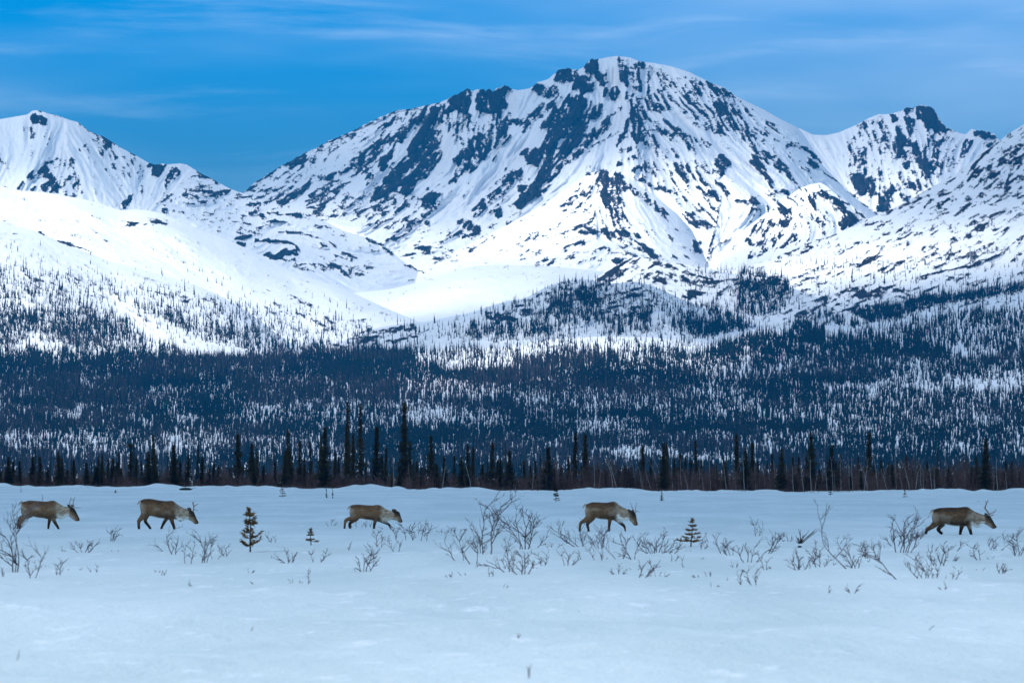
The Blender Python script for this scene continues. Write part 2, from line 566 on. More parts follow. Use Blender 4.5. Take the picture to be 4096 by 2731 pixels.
ROCK = [
 # ---- regions of thin scattered rock first (value, polygon)
 ('3', .42, [(780,50),(900,60),(1100,110),(1400,200),(1650,310),(1816,500),(1816,650),(1500,560),(1200,420),(1050,280),(950,150)]),
 ('3', .24, [(200,1200),(560,1180),(1150,1200),(1430,1400),(1100,1420),(500,1420),(200,1400)]),
 ('3', .30, [(870,640),(1200,620),(1600,900),(1550,1150),(1300,1050),(1000,850)]),
 ('3', .30, [(560,900),(720,860),(820,1050),(930,1180),(560,1180),(450,1000)]),
 ('3', .36, [(1400,700),(1560,860),(1520,1150),(1450,1050)]),
 ('3', .22, [(0,900),(200,800),(420,900),(400,1040),(100,1200),(0,1200)]),
 ('3', .36, [(1000,430),(1250,500),(1500,640),(1400,700),(1150,640),(1020,620)]),
 ('2', .30, [(40,940),(600,600),(1050,400),(1380,330),(1000,560),(500,870),(230,1010)]),
 ('2', .30, [(450,1000),(900,850),(1200,950),(1250,1150),(900,1200),(500,1090)]),
 ('2', .33, [(1380,400),(1700,450),(1500,650),(1380,600)]),
 ('2', .25, [(900,1180),(1500,1150),(1750,1250),(1300,1420),(1000,1330)]),
 ('4', .38, [(0,230),(200,300),(450,480),(560,660),(480,720),(300,560),(100,420)]),
 ('4', .30, [(900,250),(1700,400),(1600,640),(1150,950),(800,750),(720,500)]),
 ('4', .27, [(0,1380),(440,1230),(900,1045),(1400,800),(2156,290),(2800,0),(2800,1300),(1600,1440),(700,1500),(0,1500)]),
 ('4', .38, [(1450,790),(2156,330),(2800,0),(2800,500),(2156,720),(1800,780),(1500,930),(1300,930)]),
 ('4', .27, [(0,850),(560,745),(930,1000),(500,1200),(0,1350)]),
 ('1', .26, [(180,330),(420,350),(450,450),(280,450)]),
 ('1', .38, [(440,640),(560,560),(640,680),(700,860),(650,920),(560,900),(500,850)]),
 ('1', .20, [(600,480),(1000,520),(1300,700),(1300,900),(900,800)]),
 ('1', .22, [(1300,950),(1600,700),(2100,930),(2300,1000),(2300,1300),(1900,1200),(1350,1030)]),
 ('2', .33, [(280,1390),(600,1390),(900,1450),(800,1520),(400,1440)]),
 ('2', .18, [(0,950),(500,1090),(1000,1320),(1230,1465),(700,1400),(300,1200),(0,1150)]),
 ('7', .36, [(900,300),(1170,165),(1350,205),(1900,300),(2300,420),(1900,480),(1700,500),(1400,420),(1200,370),(1000,380)]),
 ('7', .33, [(-200,660),(0,600),(500,400),(1200,400),(1500,550),(1100,700),(500,600),(0,760)]),
 ('6', .37, [(550,980),(900,850),(1400,730),(1550,800),(1300,900),(900,950)]),
 ('8', .27, [(0,250),(1000,380),(2352,300),(2352,560),(1200,640),(500,720),(0,700)]),
 ('8', .46, [(800,640),(1100,430),(1330,440),(1200,600),(950,680)]),
 ('6', .20, [(0,400),(500,560),(1100,760),(700,800),(0,700)]),
 ('5', .20, [(0,280),(900,420),(1700,480),(2352,600),(1800,620),(700,520),(0,420)]),
 # ---- main mountain, left flank
 ('2', .95, [(1390,330),(1450,290),(1520,250),(1555,270),(1545,350),(1530,420),(1490,435),(1440,400),(1400,400)]),
 ('2', .95, [(1565,262),(1610,255),(1685,262),(1660,350),(1640,410),(1600,430),(1570,390),(1560,330)]),
 ('2', .92, [(1690,275),(1760,225),(1815,250),(1790,290),(1750,310),(1790,360),(1760,380),(1700,370),(1670,350)]),
 ('2', .8, [(1680,390),(1760,390),(1740,440),(1690,450)]),
 ('2', .66, [(1390,350),(1350,370),(1250,400),(1150,470),(1000,560),(850,640),(720,740),(600,800),(480,870),(330,950),(230,1010),(330,1045),(420,960),(520,870),(600,860),(700,840),(780,840),(860,800),(960,710),(1050,640),(1120,560),(1230,440),(1330,420),(1400,430)]),
 ('2', .84, [(1230,500),(1330,520),(1365,560),(1340,620),(1355,680),(1300,780),(1240,850),(1190,880),(1150,940),(1050,950),(950,1040),(880,1070),(870,990),(920,900),(970,820),(1040,740),(1110,700),(1150,620),(1150,560)]),
 ('2', .78, [(1160,560),(1230,440),(1270,420),(1350,430),(1360,480),(1290,500),(1190,540)]),
 ('2', .8, [(960,700),(1060,640),(1010,720),(960,810),(940,800)]),
 ('2', .7, [(900,690),(930,690),(890,830),(840,900),(820,860)]),
 ('2', .62, [(640,820),(700,830),(760,860),(700,910),(620,960),(540,1010),(500,1080),(560,1060),(600,1000),(450,1050),(430,1020),(520,930),(590,870)]),
 ('2', .72, [(1816,440),(1780,560),(1720,650),(1650,720),(1560,800),(1480,830),(1420,870),(1340,910),(1300,900),(1400,820),(1440,760),(1420,720),(1500,650),(1560,580),(1640,520),(1680,460),(1740,440)]),
 ('2', .72, [(1270,920),(1330,930),(1370,950),(1340,1010),(1280,1080),(1250,1120),(1200,1090),(1210,1000),(1250,960)]),
 ('2', .75, [(1110,1110),(1170,1110),(1210,1140),(1150,1180),(1090,1180)]),
 ('2', .82, [(1610,990),(1650,995),(1640,1060),(1590,1100),(1545,1100),(1560,1040)]),
 ('2', .82, [(1440,1130),(1490,1105),(1580,1150),(1612,1180),(1605,1230),(1550,1200),(1490,1170)]),
 ('2', .66, [(1380,1210),(1440,1190),(1520,1220),(1600,1215),(1560,1245),(1450,1235)]),
 ('2', .8, [(1230,1125),(1285,1125),(1275,1165),(1240,1155)]), ('2', .75, [(1700,1080),(1750,1040),(1745,1090),(1710,1120)]),
 ('2', .7, [(1190,1322),(1240,1305),(1285,1325),(1220,1338)]), ('2', .65, [(950,1255),(1000,1235),(1085,1235),(1050,1285),(1010,1265)]),
 ('2', .7, [(840,560),(980,480),(1060,420),(1040,450),(980,530),(920,540)]),
 # ---- summit block
 ('3', .9, [(0,265),(60,300),(100,228),(152,255),(110,320),(130,380),(60,420),(20,440),(0,420)]),
 ('3', .74, [(0,480),(80,490),(150,410),(165,480),(130,560),(60,620),(30,680),(0,720)]),
 ('3', .9, [(285,265),(330,210),(390,240),(450,230),(465,300),(400,325),(330,300)]),
 ('3', .95, [(425,200),(470,140),(530,115),(580,145),(555,190),(500,218)]),
 ('3', .95, [(635,105),(700,58),(735,70),(755,120),(700,165),(650,150)]), ('3', .85, [(720,150),(790,150),(790,240),(730,240),(715,200)]),
 ('3', .88, [(765,275),(830,232),(875,280),(835,335),(780,312)]),
 ('3', .8, [(575,255),(600,170),(680,170),(705,220),(685,270),(620,290)]),
 ('3', .82, [(480,310),(600,300),(700,340),(700,400),(670,500),(640,580),(570,680),(520,740),(480,820),(400,885),(330,870),(300,830),(330,780),(290,760),(220,700),(210,660),(330,650),(390,600),(420,520),(340,540),(330,510),(420,420),(480,360)]),
 ('3', .55, [(180,480),(300,380),(480,310),(420,400),(300,500),(240,560)]),
 ('3', .75, [(720,350),(780,360),(760,420),(720,480),(690,450)]), ('3', .68, [(770,460),(890,370),(870,410),(800,500),(740,570),(680,640),(590,730),(565,710),(640,620),(690,560)]),
 ('3', .92, [(220,900),(370,885),(355,960),(275,1020),(225,1065),(180,1035),(210,960)]),
 ('3', .68, [(120,790),(240,790),(220,850),(130,880),(90,950),(40,950),(90,870)]),
 ('3', .64, [(870,130),(950,150),(1000,200),(1060,270),(1100,330),(1200,400),(1130,420),(1060,400),(1030,470),(1100,560),(1140,620),(1080,640),(1000,620),(930,570),(870,640),(850,700),(900,760),(860,780),(830,760),(860,620),(920,470),(960,370),(900,330),(930,260),(880,190)]),
 ('3', .62, [(1100,480),(1130,470),(1230,540),(1290,580),(1270,570),(1150,540),(1100,540)]),
 ('3', .66, [(1395,200),(1460,200),(1560,245),(1655,308),(1560,300),(1480,260)]),
 ('3', .58, [(1430,240),(1500,330),(1600,400),(1720,530),(1816,640),(1816,710),(1740,650),(1650,540),(1580,470),(1480,370)]),
 ('3', .72, [(1490,700),(1560,690),(1610,760),(1560,800),(1530,870),(1480,830),(1500,770)]),
 # ---- spurs
 ('3', .66, [(700,860),(780,800),(860,830),(960,890),(900,950),(930,1020),(900,1050),(920,1100),(960,1170),(870,1150),(800,1060),(740,960)]),
 ('3', .75, [(640,825),(720,800),(850,797),(930,850),(800,815)]), ('3', .8, [(925,790),(1000,768),(1005,795),(940,802)]),
 ('3', .54, [(930,870),(1000,930),(1100,1010),(1200,1080),(1300,1160),(1350,1210),(1280,1190),(1180,1120),(1060,1030),(960,950)]),
 ('3', .6, [(1290,1070),(1360,1080),(1430,1130),(1510,1160),(1440,1200),(1390,1180),(1330,1150)]),
 ('3', .72, [(570,1190),(700,1178),(780,1190),(900,1185),(1000,1215),(1100,1250),(1000,1235),(950,1250),(960,1300),(900,1290),(870,1230),(780,1220),(620,1212)]),
 ('3', .76, [(960,1240),(1030,1270),(1100,1340),(1140,1390),(1060,1360),(980,1315)]), ('3', .78, [(1345,1245),(1405,1285),(1435,1345),(1380,1335)]),
 ('3', .7, [(720,1300),(830,1292),(805,1330),(730,1322)]), ('3', .7, [(560,1255),(675,1272),(620,1295)]), ('3', .75, [(430,1245),(500,1210),(555,1235),(470,1255)]),
 ('3', .7, [(215,1335),(290,1322),(270,1342)]), ('3', .75, [(800,1360),(950,1355),(890,1390),(830,1400)]), ('3', .7, [(330,1380),(370,1375),(460,1395),(380,1400)]),
 ('4', .66, [(580,750),(640,850),(700,900),(760,960),(830,1030),(900,1040),(830,1100),(720,1120),(700,1060),(740,1020),(680,960),(640,880)]),
 ('4', .68, [(385,845),(450,850),(530,880),(545,910),(440,900)]), ('4', .68, [(165,940),(270,918),(355,960),(320,1000),(240,990),(170,980)]),
 ('4', .7, [(145,1050),(335,1035),(290,1115),(230,1085),(150,1085)]), ('4', .68, [(50,1005),(105,1040),(115,1175),(60,1110),(25,1100)]),
 ('4', .8, [(-20,1180),(45,1220),(0,1255)]), ('4', .8, [(55,1195),(125,1215),(80,1235)]), ('4', .7, [(340,1135),(372,1140),(350,1230)]),
 ('4', .7, [(390,1190),(445,1222),(400,1222)]), ('4', .8, [(-10,1310),(45,1320),(20,1352)]), ('4', .75, [(-10,885),(60,888),(105,905),(40,910)]),
 ('4', .84, [(5,540),(60,560),(160,680),(210,760),(335,842),(200,800),(110,690),(30,640)]),
 ('4', .58, [(0,400),(100,440),(200,560),(330,660),(400,770),(300,720),(150,600),(40,530),(0,490)]), ('4', .75, [(485,535),(540,595),(540,640),(470,600)]),
 # ---- right far peak
 ('4', .9, [(1205,170),(1290,150),(1285,190),(1230,210)]),
 ('4', .92, [(1300,155),(1430,145),(1475,200),(1490,250),(1540,310),(1610,330),(1630,350),(1550,340),(1530,350),(1480,380),(1440,320),(1390,350),(1370,280),(1310,240)]),
 ('4', .8, [(1205,240),(1300,240),(1310,300),(1260,385),(1230,300)]), ('4', .75, [(1005,220),(1060,225),(1060,290),(1125,320),(1050,325),(1010,275)]), ('4', .8, [(1100,210),(1165,250),(1130,275)]),
 ('4', .85, [(1055,340),(1110,340),(1135,400),(1090,445),(1050,400)]), ('4', .7, [(1145,390),(1220,385),(1235,430),(1180,480),(1250,540),(1160,560),(1120,470)]),
 ('4', .75, [(1265,430),(1300,430),(1325,500),(1375,560),(1340,612),(1300,560)]), ('4', .8, [(1380,500),(1410,580),(1460,620),(1425,712),(1380,715),(1370,630),(1350,640)]),
 ('4', .55, [(1400,350),(1500,480),(1490,640),(1440,520)]), ('4', .95, [(1735,325),(1850,338),(1925,360),(1955,412),(1820,392),(1760,370)]),
 ('4', .58, [(1690,400),(1760,410),(1730,500),(1650,590),(1590,620),(1660,500)]), ('4', .7, [(1820,420),(1955,430),(1880,480),(1830,470)]),
 ('4', .9, [(825,665),(870,700),(908,780),(880,855),(830,850),(808,760)]), ('4', .8, [(915,715),(985,770),(945,892),(912,810)]),
 ('4', .85, [(1000,830),(1050,775),(1140,775),(1145,925),(1100,900),(1085,975),(1020,970),(1002,900)]), ('4', .75, [(1155,635),(1210,700),(1245,742),(1180,725)]),
 ('4', .75, [(1255,740),(1305,760),(1292,812),(1258,800)]), ('4', .8, [(1225,830),(1305,848),(1220,905)]), ('4', .6, [(1050,620),(1080,700),(1060,760),(1030,740)]),
 ('4', .75, [(748,595),(782,605),(772,702),(748,680)]), ('4', .6, [(850,565),(945,595),(900,625),(855,605)]), ('4', .6, [(1175,590),(1270,565),(1285,612),(1200,612)]),
 # ---- right slope
 ('4', 0.62, [(1780,660),(1890,615),(1885,720),(1800,745)]), ('4', 0.62, [(2000,745),(2156,665),(2300,600),(2120,725),(2040,765)]),
 ('4', 0.58, [(1375,955),(1550,865),(1665,865),(1500,965),(1400,975)]), ('4', 0.56, [(1655,945),(1785,855),(1745,925),(1680,965)]), ('4', 0.65, [(1865,915),(1975,865),(1900,945)]),
 ('4', 0.58, [(635,1235),(755,1185),(660,1255)]), ('4', 0.54, [(790,1245),(1000,1115),(1135,1025),(1000,1145),(850,1235)]), ('4', 0.58, [(1335,1255),(1565,1145),(1400,1295)]),
 ('4', 0.58, [(1145,1365),(1295,1265),(1200,1375)]), ('4', 0.65, [(1990,1105),(2085,1055),(2010,1125)]), ('4', .58, [(2500,500),(2700,300),(2700,500)]),
 # ---- left far mountain
 ('1', .8, [(225,262),(270,205),(340,225),(395,270),(385,325),(330,312),(280,292)]), ('1', .85, [(275,185),(310,178),(360,190),(350,210)]), ('1', .8, [(435,228),(515,228),(505,245),(470,245)]),
 ('1', .84, [(235,765),(300,690),(380,655),(430,700),(495,800),(495,885),(440,892),(380,885),(345,830),(400,770),(330,745),(260,778)]),
 ('1', .7, [(370,650),(485,585),(440,640),(390,675)]), ('1', .85, [(225,865),(300,798),(295,868)]), ('1', .9, [(118,852),(175,785),(208,795),(160,862)]),
 ('1', .72, [(500,865),(600,888),(655,922),(560,912)]), ('1', .8, [(695,878),(740,915),(750,942),(705,912)]),
 ('1', .7, [(780,415),(880,402),(935,460),(900,500),(850,572),(825,505),(860,480)]), ('1', .7, [(925,540),(1035,580),(970,580)]), ('1', .72, [(615,525),(745,472),(690,518)]),
 ('1', .88, [(1262,642),(1390,648),(1392,690),(1330,748),(1288,742),(1240,700)]), ('1', .68, [(1405,660),(1470,642),(1515,700),(1502,750),(1430,800),(1380,865),(1355,800),(1390,740)]),
 ('1', .75, [(1425,865),(1500,838),(1450,862)]), ('1', .78, [(1008,1022),(1035,950),(1112,875),(1095,950),(1055,1002)]), ('1', .7, [(-60,560),(60,635),(30,662)]), ('1', .7, [(35,662),(105,650),(50,705)]),
 ('1', .8, [(1475,925),(1560,912),(1545,930),(1500,945)]), ('1', .75, [(1635,952),(1765,942),(1700,964)]), ('1', .75, [(1585,742),(1700,740),(1755,782),(1650,762)]),
 ('1', .75, [(1680,868),(1765,868),(1750,884),(1700,884)]), ('1', .72, [(1775,868),(1865,878),(1860,918),(1800,902)]), ('1', .85, [(1855,862),(1950,890),(1880,894)]),
 ('1', .75, [(1648,822),(1725,828),(1680,842)]), ('1', .85, [(1345,1012),(1418,1030),(1380,1048)]), ('1', .7, [(1780,1108),(1865,1098),(1820,1090)]),
 ('1', .7, [(2055,988),(2155,968),(2100,1005)]), ('1', .8, [(2095,1050),(2205,1058),(2120,1068)]),
 ('2', .92, [(165,1325),(200,1345),(260,1335),(330,1320),(405,1315),(400,1350),(310,1368),(240,1388),(180,1355)]),
 # ---- mid hill, knoll, bench
 ('7', .82, [(795,368),(870,320),(1000,288),(1125,268),(1050,330),(940,388),(880,382)]), ('7', .85, [(1560,512),(1640,470),(1700,510),(1620,535)]), ('7', .62, [(1100,180),(1225,182),(1150,205)]),
 ('7', .55, [(1180,360),(1260,290),(1300,280),(1240,350)]), ('7', .66, [(140,622),(260,588),(335,600),(220,652)]), ('7', .55, [(1080,420),(1150,440),(1185,520),(1100,545)]),
 ('8', .8, [(925,505),(1000,455),(1045,490),(980,532)]), ('8', .8, [(1075,512),(1155,465),(1125,525)]), ('8', .75, [(1195,420),(1265,408),(1220,442)]),
 ('3', .60, [(1180,1130),(1260,1150),(1340,1210),(1280,1200)]),
]
STROKES = [
 ('2', [(40,940),(300,760),(600,605),(850,495),(1050,402),(1200,385)], 5, .66), ('2', [(450,690),(640,600)], 12, .6), ('2', [(350,760),(500,690)], 12, .62),
 ('2', [(120,1262),(250,1266),(330,1268),(380,1288),(408,1325)], 5, .9), ('2', [(270,1200),(400,1205),(485,1228)], 5, .85), ('2', [(90,1082),(165,1086)], 6, .85),
 ('2', [(200,1132),(320,1136)], 4, .75), ('2', [(200,1072),(420,1098)], 4, .7), ('2', [(690,1335),(785,1366)], 5, .85), ('2', [(600,1272),(645,1292)], 4, .8),
 ('2', [(500,1295),(600,1306)], 3, .7), ('2', [(860,1250),(960,1290),(1020,1350)], 6, .8), ('2', [(1100,1410),(1230,1466)], 3, .8), ('2', [(630,1345),(760,1385)], 3, .7),
 ('3', [(980,840),(1080,900),(1250,950)], 7, .62), ('3', [(1250,790),(1320,855)], 6, .75), ('3', [(1390,910),(1475,960)], 6, .8), ('3', [(1400,1010),(1515,1150)], 6, .75),
 ('3', [(1540,960),(1530,1080),(1440,1430)], 4, .62), ('3', [(1440,1430),(1500,1290),(1600,1240)], 4, .62), ('3', [(1640,995),(1720,1000),(1790,1010)], 6, .85),
 ('3', [(30,740),(80,650),(150,560)], 3, .66), ('3', [(520,760),(700,640),(860,540)], 3, .6),
 ('4', [(2000,1295),(1900,1340),(1750,1400),(1550,1438),(1350,1480)], 4, .8), ('4', [(440,1230),(900,1045),(1400,800),(1950,430)], 4, .62), ('4', [(640,870),(800,920),(930,1040)], 5, .6),
 ('4', [(560,640),(700,740),(930,940),(1010,1000)], 3, .6), ('1', [(650,290),(800,395),(850,405)], 4, .7), ('1', [(900,430),(1130,565)], 4, .62), ('1', [(1650,700),(1830,800)], 4, .75),
 ('1', [(1010,1148),(1160,1140)], 3, .75), ('1', [(1260,1135),(1390,1148)], 3, .8), ('1', [(2150,1285),(2300,1275)], 4, .85), ('1', [(1970,1265),(2090,1255)], 6, .8), ('1', [(1990,1310),(2040,1318)], 6, .85),
 ('1', [(330,1210),(500,1290),(740,1370)], 3, .55), ('6', [(0,35),(200,30)], 4, .8), ('6', [(1600,990),(2100,1060)], 0.1, .5),
]
NEARKEY = {(1780, 660), (2000, 745), (1375, 955), (1655, 945), (1865, 915), (635, 1235), (790, 1245), (1335, 1255), (1145, 1365), (1990, 1105), (2500, 500), (0, 1380), (1450, 790),
           (2000, 1295), (440, 1230), (1010, 1148), (1260, 1135), (330, 1210)}


def is_near(z, pts):
    return z in '5678' or pts[0] in NEARKEY


for G, near in ((FAR, False), (NEAR, True)):
    C = np.full((CH, CW), 0.10 if near else 0.09)
    for z, v, pts in ROCK:
        if is_near(z, pts) == near: poly_into(C, conv(z, pts), v, G['WX'], G['WY'])
    C = blur(C, 1)
    for z, pts, wd, v in STROKES:
        if is_near(z, pts) == near: stroke_into(C, conv(z, pts), wd, v, G['WX'], G['WY'])
    G['rock'] = C
    amp = np.interp(C, [0, 0.2, 0.4, 0.7, 1.0], [0.08, 0.18, 0.23, 0.23, 0.20])
    FR = norm(fbm((gx * 0.8 + gy * 0.3) / 20.0, gy / 15.0, 301 + near, 5, 0.72))
    FR2 = norm(fbm(gx / 7.5, gy / 6.0, 311 + near, 3, 0.8))
    G['val'] = C + amp * (0.62 * G['mid'] + 0.78 * G['fine'] + 0.20 * G['big'] + 0.34 * FR + 0.60 * FR2)

# ------------------------------------------------------------------ terrain layers, front to back
FL_CREST = [(-600,1440),(0,1425),(300,1425),(700,1425),(1000,1440),(1250,1415),(1500,1430),(1800,1395),(2000,1392),(2090,1378),(2250,1352),(2400,1346),(2620,1349),(2780,1364),(2860,1385),(2910,1365),(2996,1320),(3174,1284),(3253,1283),(3314,1296),(3464,1294),(3557,1273),(3744,1221),(3885,1212),(4096,1193),(4700,1150)]
KNOLL = [(1100,1480),(1257,1408),(1327,1380),(1421,1343),(1515,1310),(1608,1294),(1655,1289),(1702,1288),(1795,1268),(1889,1249),(1982,1217),(2052,1198),(2093,1198),(2187,1146),(2257,1123),(2327,1117),(2374,1121),(2421,1132),(2468,1135),(2505,1128),(2547,1127),(2608,1142),(2701,1184),(2748,1207),(2818,1231),(2912,1273),(3043,1300),(3200,1400)]
MIDHILL = [(2250,1250),(2374,1121),(2421,1090),(2468,1062),(2515,1034),(2547,1027),(2599,1035),(2631,1045),(2702,1050),(2795,1065),(2889,1086),(2973,1104),(3100,1125),(3300,1200),(3500,1300)]
RSLOPE = [(2750,1140),(2860,1080),(2996,1064),(3098,1029),(3220,977),(3353,932),(3455,883),(3532,850),(3608,819),(3710,758),(3812,702),(3914,625),(3991,569),(4042,529),(4096,498),(4300,360),(4700,200)]
LHILL2 = [(-600,800),(-200,840),(0,886),(143,926),(239,967),(335,1005),(430,1043),(515,1062),(608,1090),(702,1118),(772,1137),(865,1175),(982,1240),(1100,1330),(1250,1430)]
LHILL = [(-600,640),(-200,700),(0,740),(29,747),(72,761),(191,771),(287,788),(359,802),(430,823),(483,843),(526,838),(574,839),(646,852),(717,881),(813,924),(909,957),(1004,1003),(1094,1044),(1187,1090),(1327,1137),(1398,1165),(1468,1198),(1561,1240),(1678,1287),(1850,1400)]
VHILL = [(1250,1300),(1330,1180),(1421,1170),(1561,1156),(1702,1123),(1795,1090),(1889,1065),(1982,1060),(2140,1062),(2280,1072),(2407,1086),(2600,1150),(2800,1250)]
SPURB = [(2700,1250),(2835,1066),(2880,1010),(2960,930),(3040,870),(3110,815),(3164,779),(3200,753),(3241,738),(3282,730),(3312,748),(3353,784),(3404,819),(3455,855),(3520,920),(3700,1150)]
SPURC = [(1500,1180),(1640,1082),(1750,1040),(1900,965),(2000,915),(2100,860),(2200,800),(2280,745),(2326,715),(2374,688),(2422,681),(2465,684),(2525,721),(2616,781),(2707,854),(2768,921),(2816,1018),(2840,1080),(2950,1250)]
LFAR = [(-600,640),(-300,560),(0,477),(43,470),(110,458),(128,444),(139,441),(155,443),(172,448),(205,458),(225,461),(239,465),(268,477),(311,489),(359,527),(406,544),(430,556),(478,589),(540,620),(598,654),(617,656),(670,658),(700,656),(717,654),(746,658),(789,685),(861,723),(923,757),(971,773),(1028,795),(1089,812),(1204,848),(1253,860),(1313,893),(1374,924),(1435,942),(1495,960),(1556,999),(1616,1048),(1677,1087),(1800,1180),(1900,1300)]
MAIN = [(700,950),(974,769),(1041,715),(1132,660),(1223,612),(1313,566),(1404,527),(1465,497),(1525,466),(1586,442),(1647,436),(1695,424),(1755,412),(1798,394),(1828,376),(1855,362),(1871,352),(1880,360),(1893,368),(1898,360),(1919,357),(1938,362),(1943,370),(1949,358),(1963,360),(1972,368),(1980,357),(2000,350),(2016,340),(2030,345),(2047,357),(2071,362),(2120,354),(2150,330),(2192,318),(2216,297),(2235,283),(2253,274),(2268,272),(2295,279),(2313,280),(2338,267),(2350,250),(2362,238),(2378,235),(2392,237),(2435,229),(2465,225),(2519,230),(2556,246),(2604,251),(2677,264),(2756,288),(2828,324),(2895,351),(2949,388),(3010,418),(3050,436),(3124,478),(3190,510),(3230,560),(3282,650),(3353,727),(3419,789),(3470,830),(3511,862),(3700,1050),(3800,1150)]
RPEAK = [(3000,560),(3124,500),(3200,514),(3251,539),(3302,541),(3353,531),(3430,498),(3481,470),(3510,460),(3516,455),(3526,459),(3557,457),(3608,444),(3616,434),(3640,429),(3652,432),(3662,428),(3680,423),(3700,425),(3726,429),(3738,440),(3746,452),(3761,483),(3787,513),(3810,520),(3833,531),(3863,539),(3880,521),(3884,516),(3940,524),(3976,534),(3991,556),(4050,590),(4300,640),(4700,700)]

# name, crest, base y (curve), distance of base and crest, profile exponent, relief amplitude (m), jag (px), material, label
LAYERS = [
 dict(name='forest_terrain', crest=FL_CREST, base=[(-600,1925),(4700,1925)], Db=2500, Dc=4500, g=1.0, relief=(26, 10), jag=0.0, mat='hill', label='gently rising snowy forest floor behind the treeline', cat='forested plain'),
 dict(name='hill', crest=KNOLL, base=[(1000,1620),(3300,1520)], Db=4600, Dc=4930, g=0.9, relief=(9, 12), jag=1.2, mat='hill', label='rounded wooded knoll in cloud shade at the centre of the valley', cat='hill'),
 dict(name='hill', crest=MIDHILL, base=[(2200,1330),(3500,1420)], Db=5000, Dc=5300, g=0.9, relief=(8, 10), jag=1.0, mat='hill', label='snowy hump with a dark rock face just behind the central knoll', cat='hill'),
 dict(name='hill', crest=LHILL2, base=[(-600,1560),(1250,1560)], Db=4600, Dc=5300, g=1.0, relief=(8, 14), jag=0.4, mat='hill', label='nearest smooth snow slope on the left, trees on its lower half', cat='hill'),
 dict(name='mountain_slope', crest=RSLOPE, base=[(2700,1400),(4700,1430)], Db=5100, Dc=5560, g=1.0, relief=(8, 14), jag=1.0, mat='hill', label='rock-streaked slope climbing to the right edge of the picture', cat='mountain slope'),
 dict(name='hill', crest=LHILL, base=[(-600,1450),(1850,1480)], Db=5350, Dc=5950, g=1.0, relief=(6, 18), jag=0.3, mat='hill', label='broad bright snow hill on the left below the left peak', cat='hill'),
 dict(name='hill', crest=VHILL, base=[(1200,1340),(2800,1320)], Db=6000, Dc=6500, g=1.0, relief=(8, 22), jag=0.2, mat='hill', label='low treeless snow rise in the valley at the foot of the main mountain', cat='hill'),
 dict(name='mountain', crest=LFAR, base=[(-600,1150),(600,1200),(1900,1380)], Db=6500, Dc=7050, g=0.85, relief=(12, 26), jag=1.8, mat='mountain', label='left snow peak with a long ridge falling to the right', cat='mountain'),
 dict(name='mountain_spur', crest=SPURB, base=[(2700,1280),(3700,1220)], Db=6600, Dc=6900, g=0.9, relief=(9, 16), jag=1.2, mat='mountain', label='brown-patched pointed spur at the lower right of the main mountain', cat='mountain spur'),
 dict(name='mountain_spur', crest=SPURC, base=[(1500,1240),(2950,1260)], Db=6650, Dc=7080, g=0.9, relief=(12, 22), jag=1.0, mat='mountain', label='rounded central spur in front of the main mountain', cat='mountain spur'),
 dict(name='mountain', crest=MAIN, base=[(700,1180),(3800,1220)], Db=7050, Dc=7680, g=0.9, relief=(17, 34), jag=2.2, mat='mountain', label='main snow mountain with dark rock bands and a domed summit', cat='mountain'),
 dict(name='mountain', crest=RPEAK, base=[(3000,1050),(4700,1050)], Db=7800, Dc=8250, g=0.9, relief=(14, 26), jag=2.0, mat='mountain', label='smaller rocky peak behind, to the right of the main mountain', cat='mountain'),
]
def smooth_curve(pts, sigma):
    xs = np.arange(-900, 5000, 2.0)
    px_ = [p[0] for p in pts]
    ys = np.interp(xs, px_, [p[1] for p in pts])
    # carry the end slopes on so that smoothing does not flatten them
    for (i0, i1, m_) in ((0, 1, xs < px_[0]), (-1, -2, xs > px_[-1])):
        sl = (pts[i1][1] - pts[i0][1]) / (pts[i1][0] - pts[i0][0])
        ys[m_] = pts[i0][1] + sl * (xs[m_] - px_[i0])
    k = np.exp(-0.5 * (np.arange(-int(3 * sigma / 2) - 1, int(3 * sigma / 2) + 2) * 2.0 / sigma) ** 2); k /= k.sum()
    n_ = len(k) // 2
    yp = np.concatenate([np.full(n_, ys[0]), ys, np.full(n_, ys[-1])])
    yz = np.convolve(yp, k, 'valid')
    return lambda x: np.interp(x, xs, yz)


for L in LAYERS:
    cx = np.array([p[0] for p in L['crest']], float)
    L['x0'], L['x1'] = cx[0], cx[-1]
    L['ba'] = curve(L['base'])
    L['G'] = FAR if L['mat'] == 'mountain' or L['cat'] == 'hill' and L['Dc'] == 6500 else NEAR
    sg = 3.0 if L['mat'] == 'mountain' else 14.0
    L['cr'] = smooth_curve(L['crest'], sg)
    L['crs'] = smooth_curve(L['crest'], 70.0)      # broad shape, carries the slope of the ground


def layerD(L, px, py):
    cr = L['crs'](px); ba = L['ba'](px)
    v = np.clip((ba - py) / np.maximum(ba - cr, 1), 0, 1.6)
    D = L['Db'] + (L['Dc'] - L['Db']) * v ** L['g']
    a, b = L['relief']
    fade = smooth(0, 60, py - L['cr'](px)) * 0.8 + 0.2
    G = L['G']
    D = D - (a * sample(G['big'], px, py) + b * sample(G['huge'], px, py)) * 0.42 * fade
    D = D - (0.13 * sample(G['mid'], px, py) + 0.08 * sample(G['fine'], px, py)) * a * fade - 6 * smooth(0.45, 0.75, sample(G['rock'], px, py)) * (a / 12)
    return D


def locate(px, py):
    """terrain point seen at a photo pixel; layer index and distance"""
    for i, L in enumerate(LAYERS):
        if L['x0'] <= px <= L['x1'] and L['cr'](px) <= py <= L['ba'](px):
            D = float(layerD(L, np.array([px]), np.array([py]))[0])
            x, y, z = P(px, py, D)
            return i, Vector((float(x), float(y), float(z)))
    return None, None


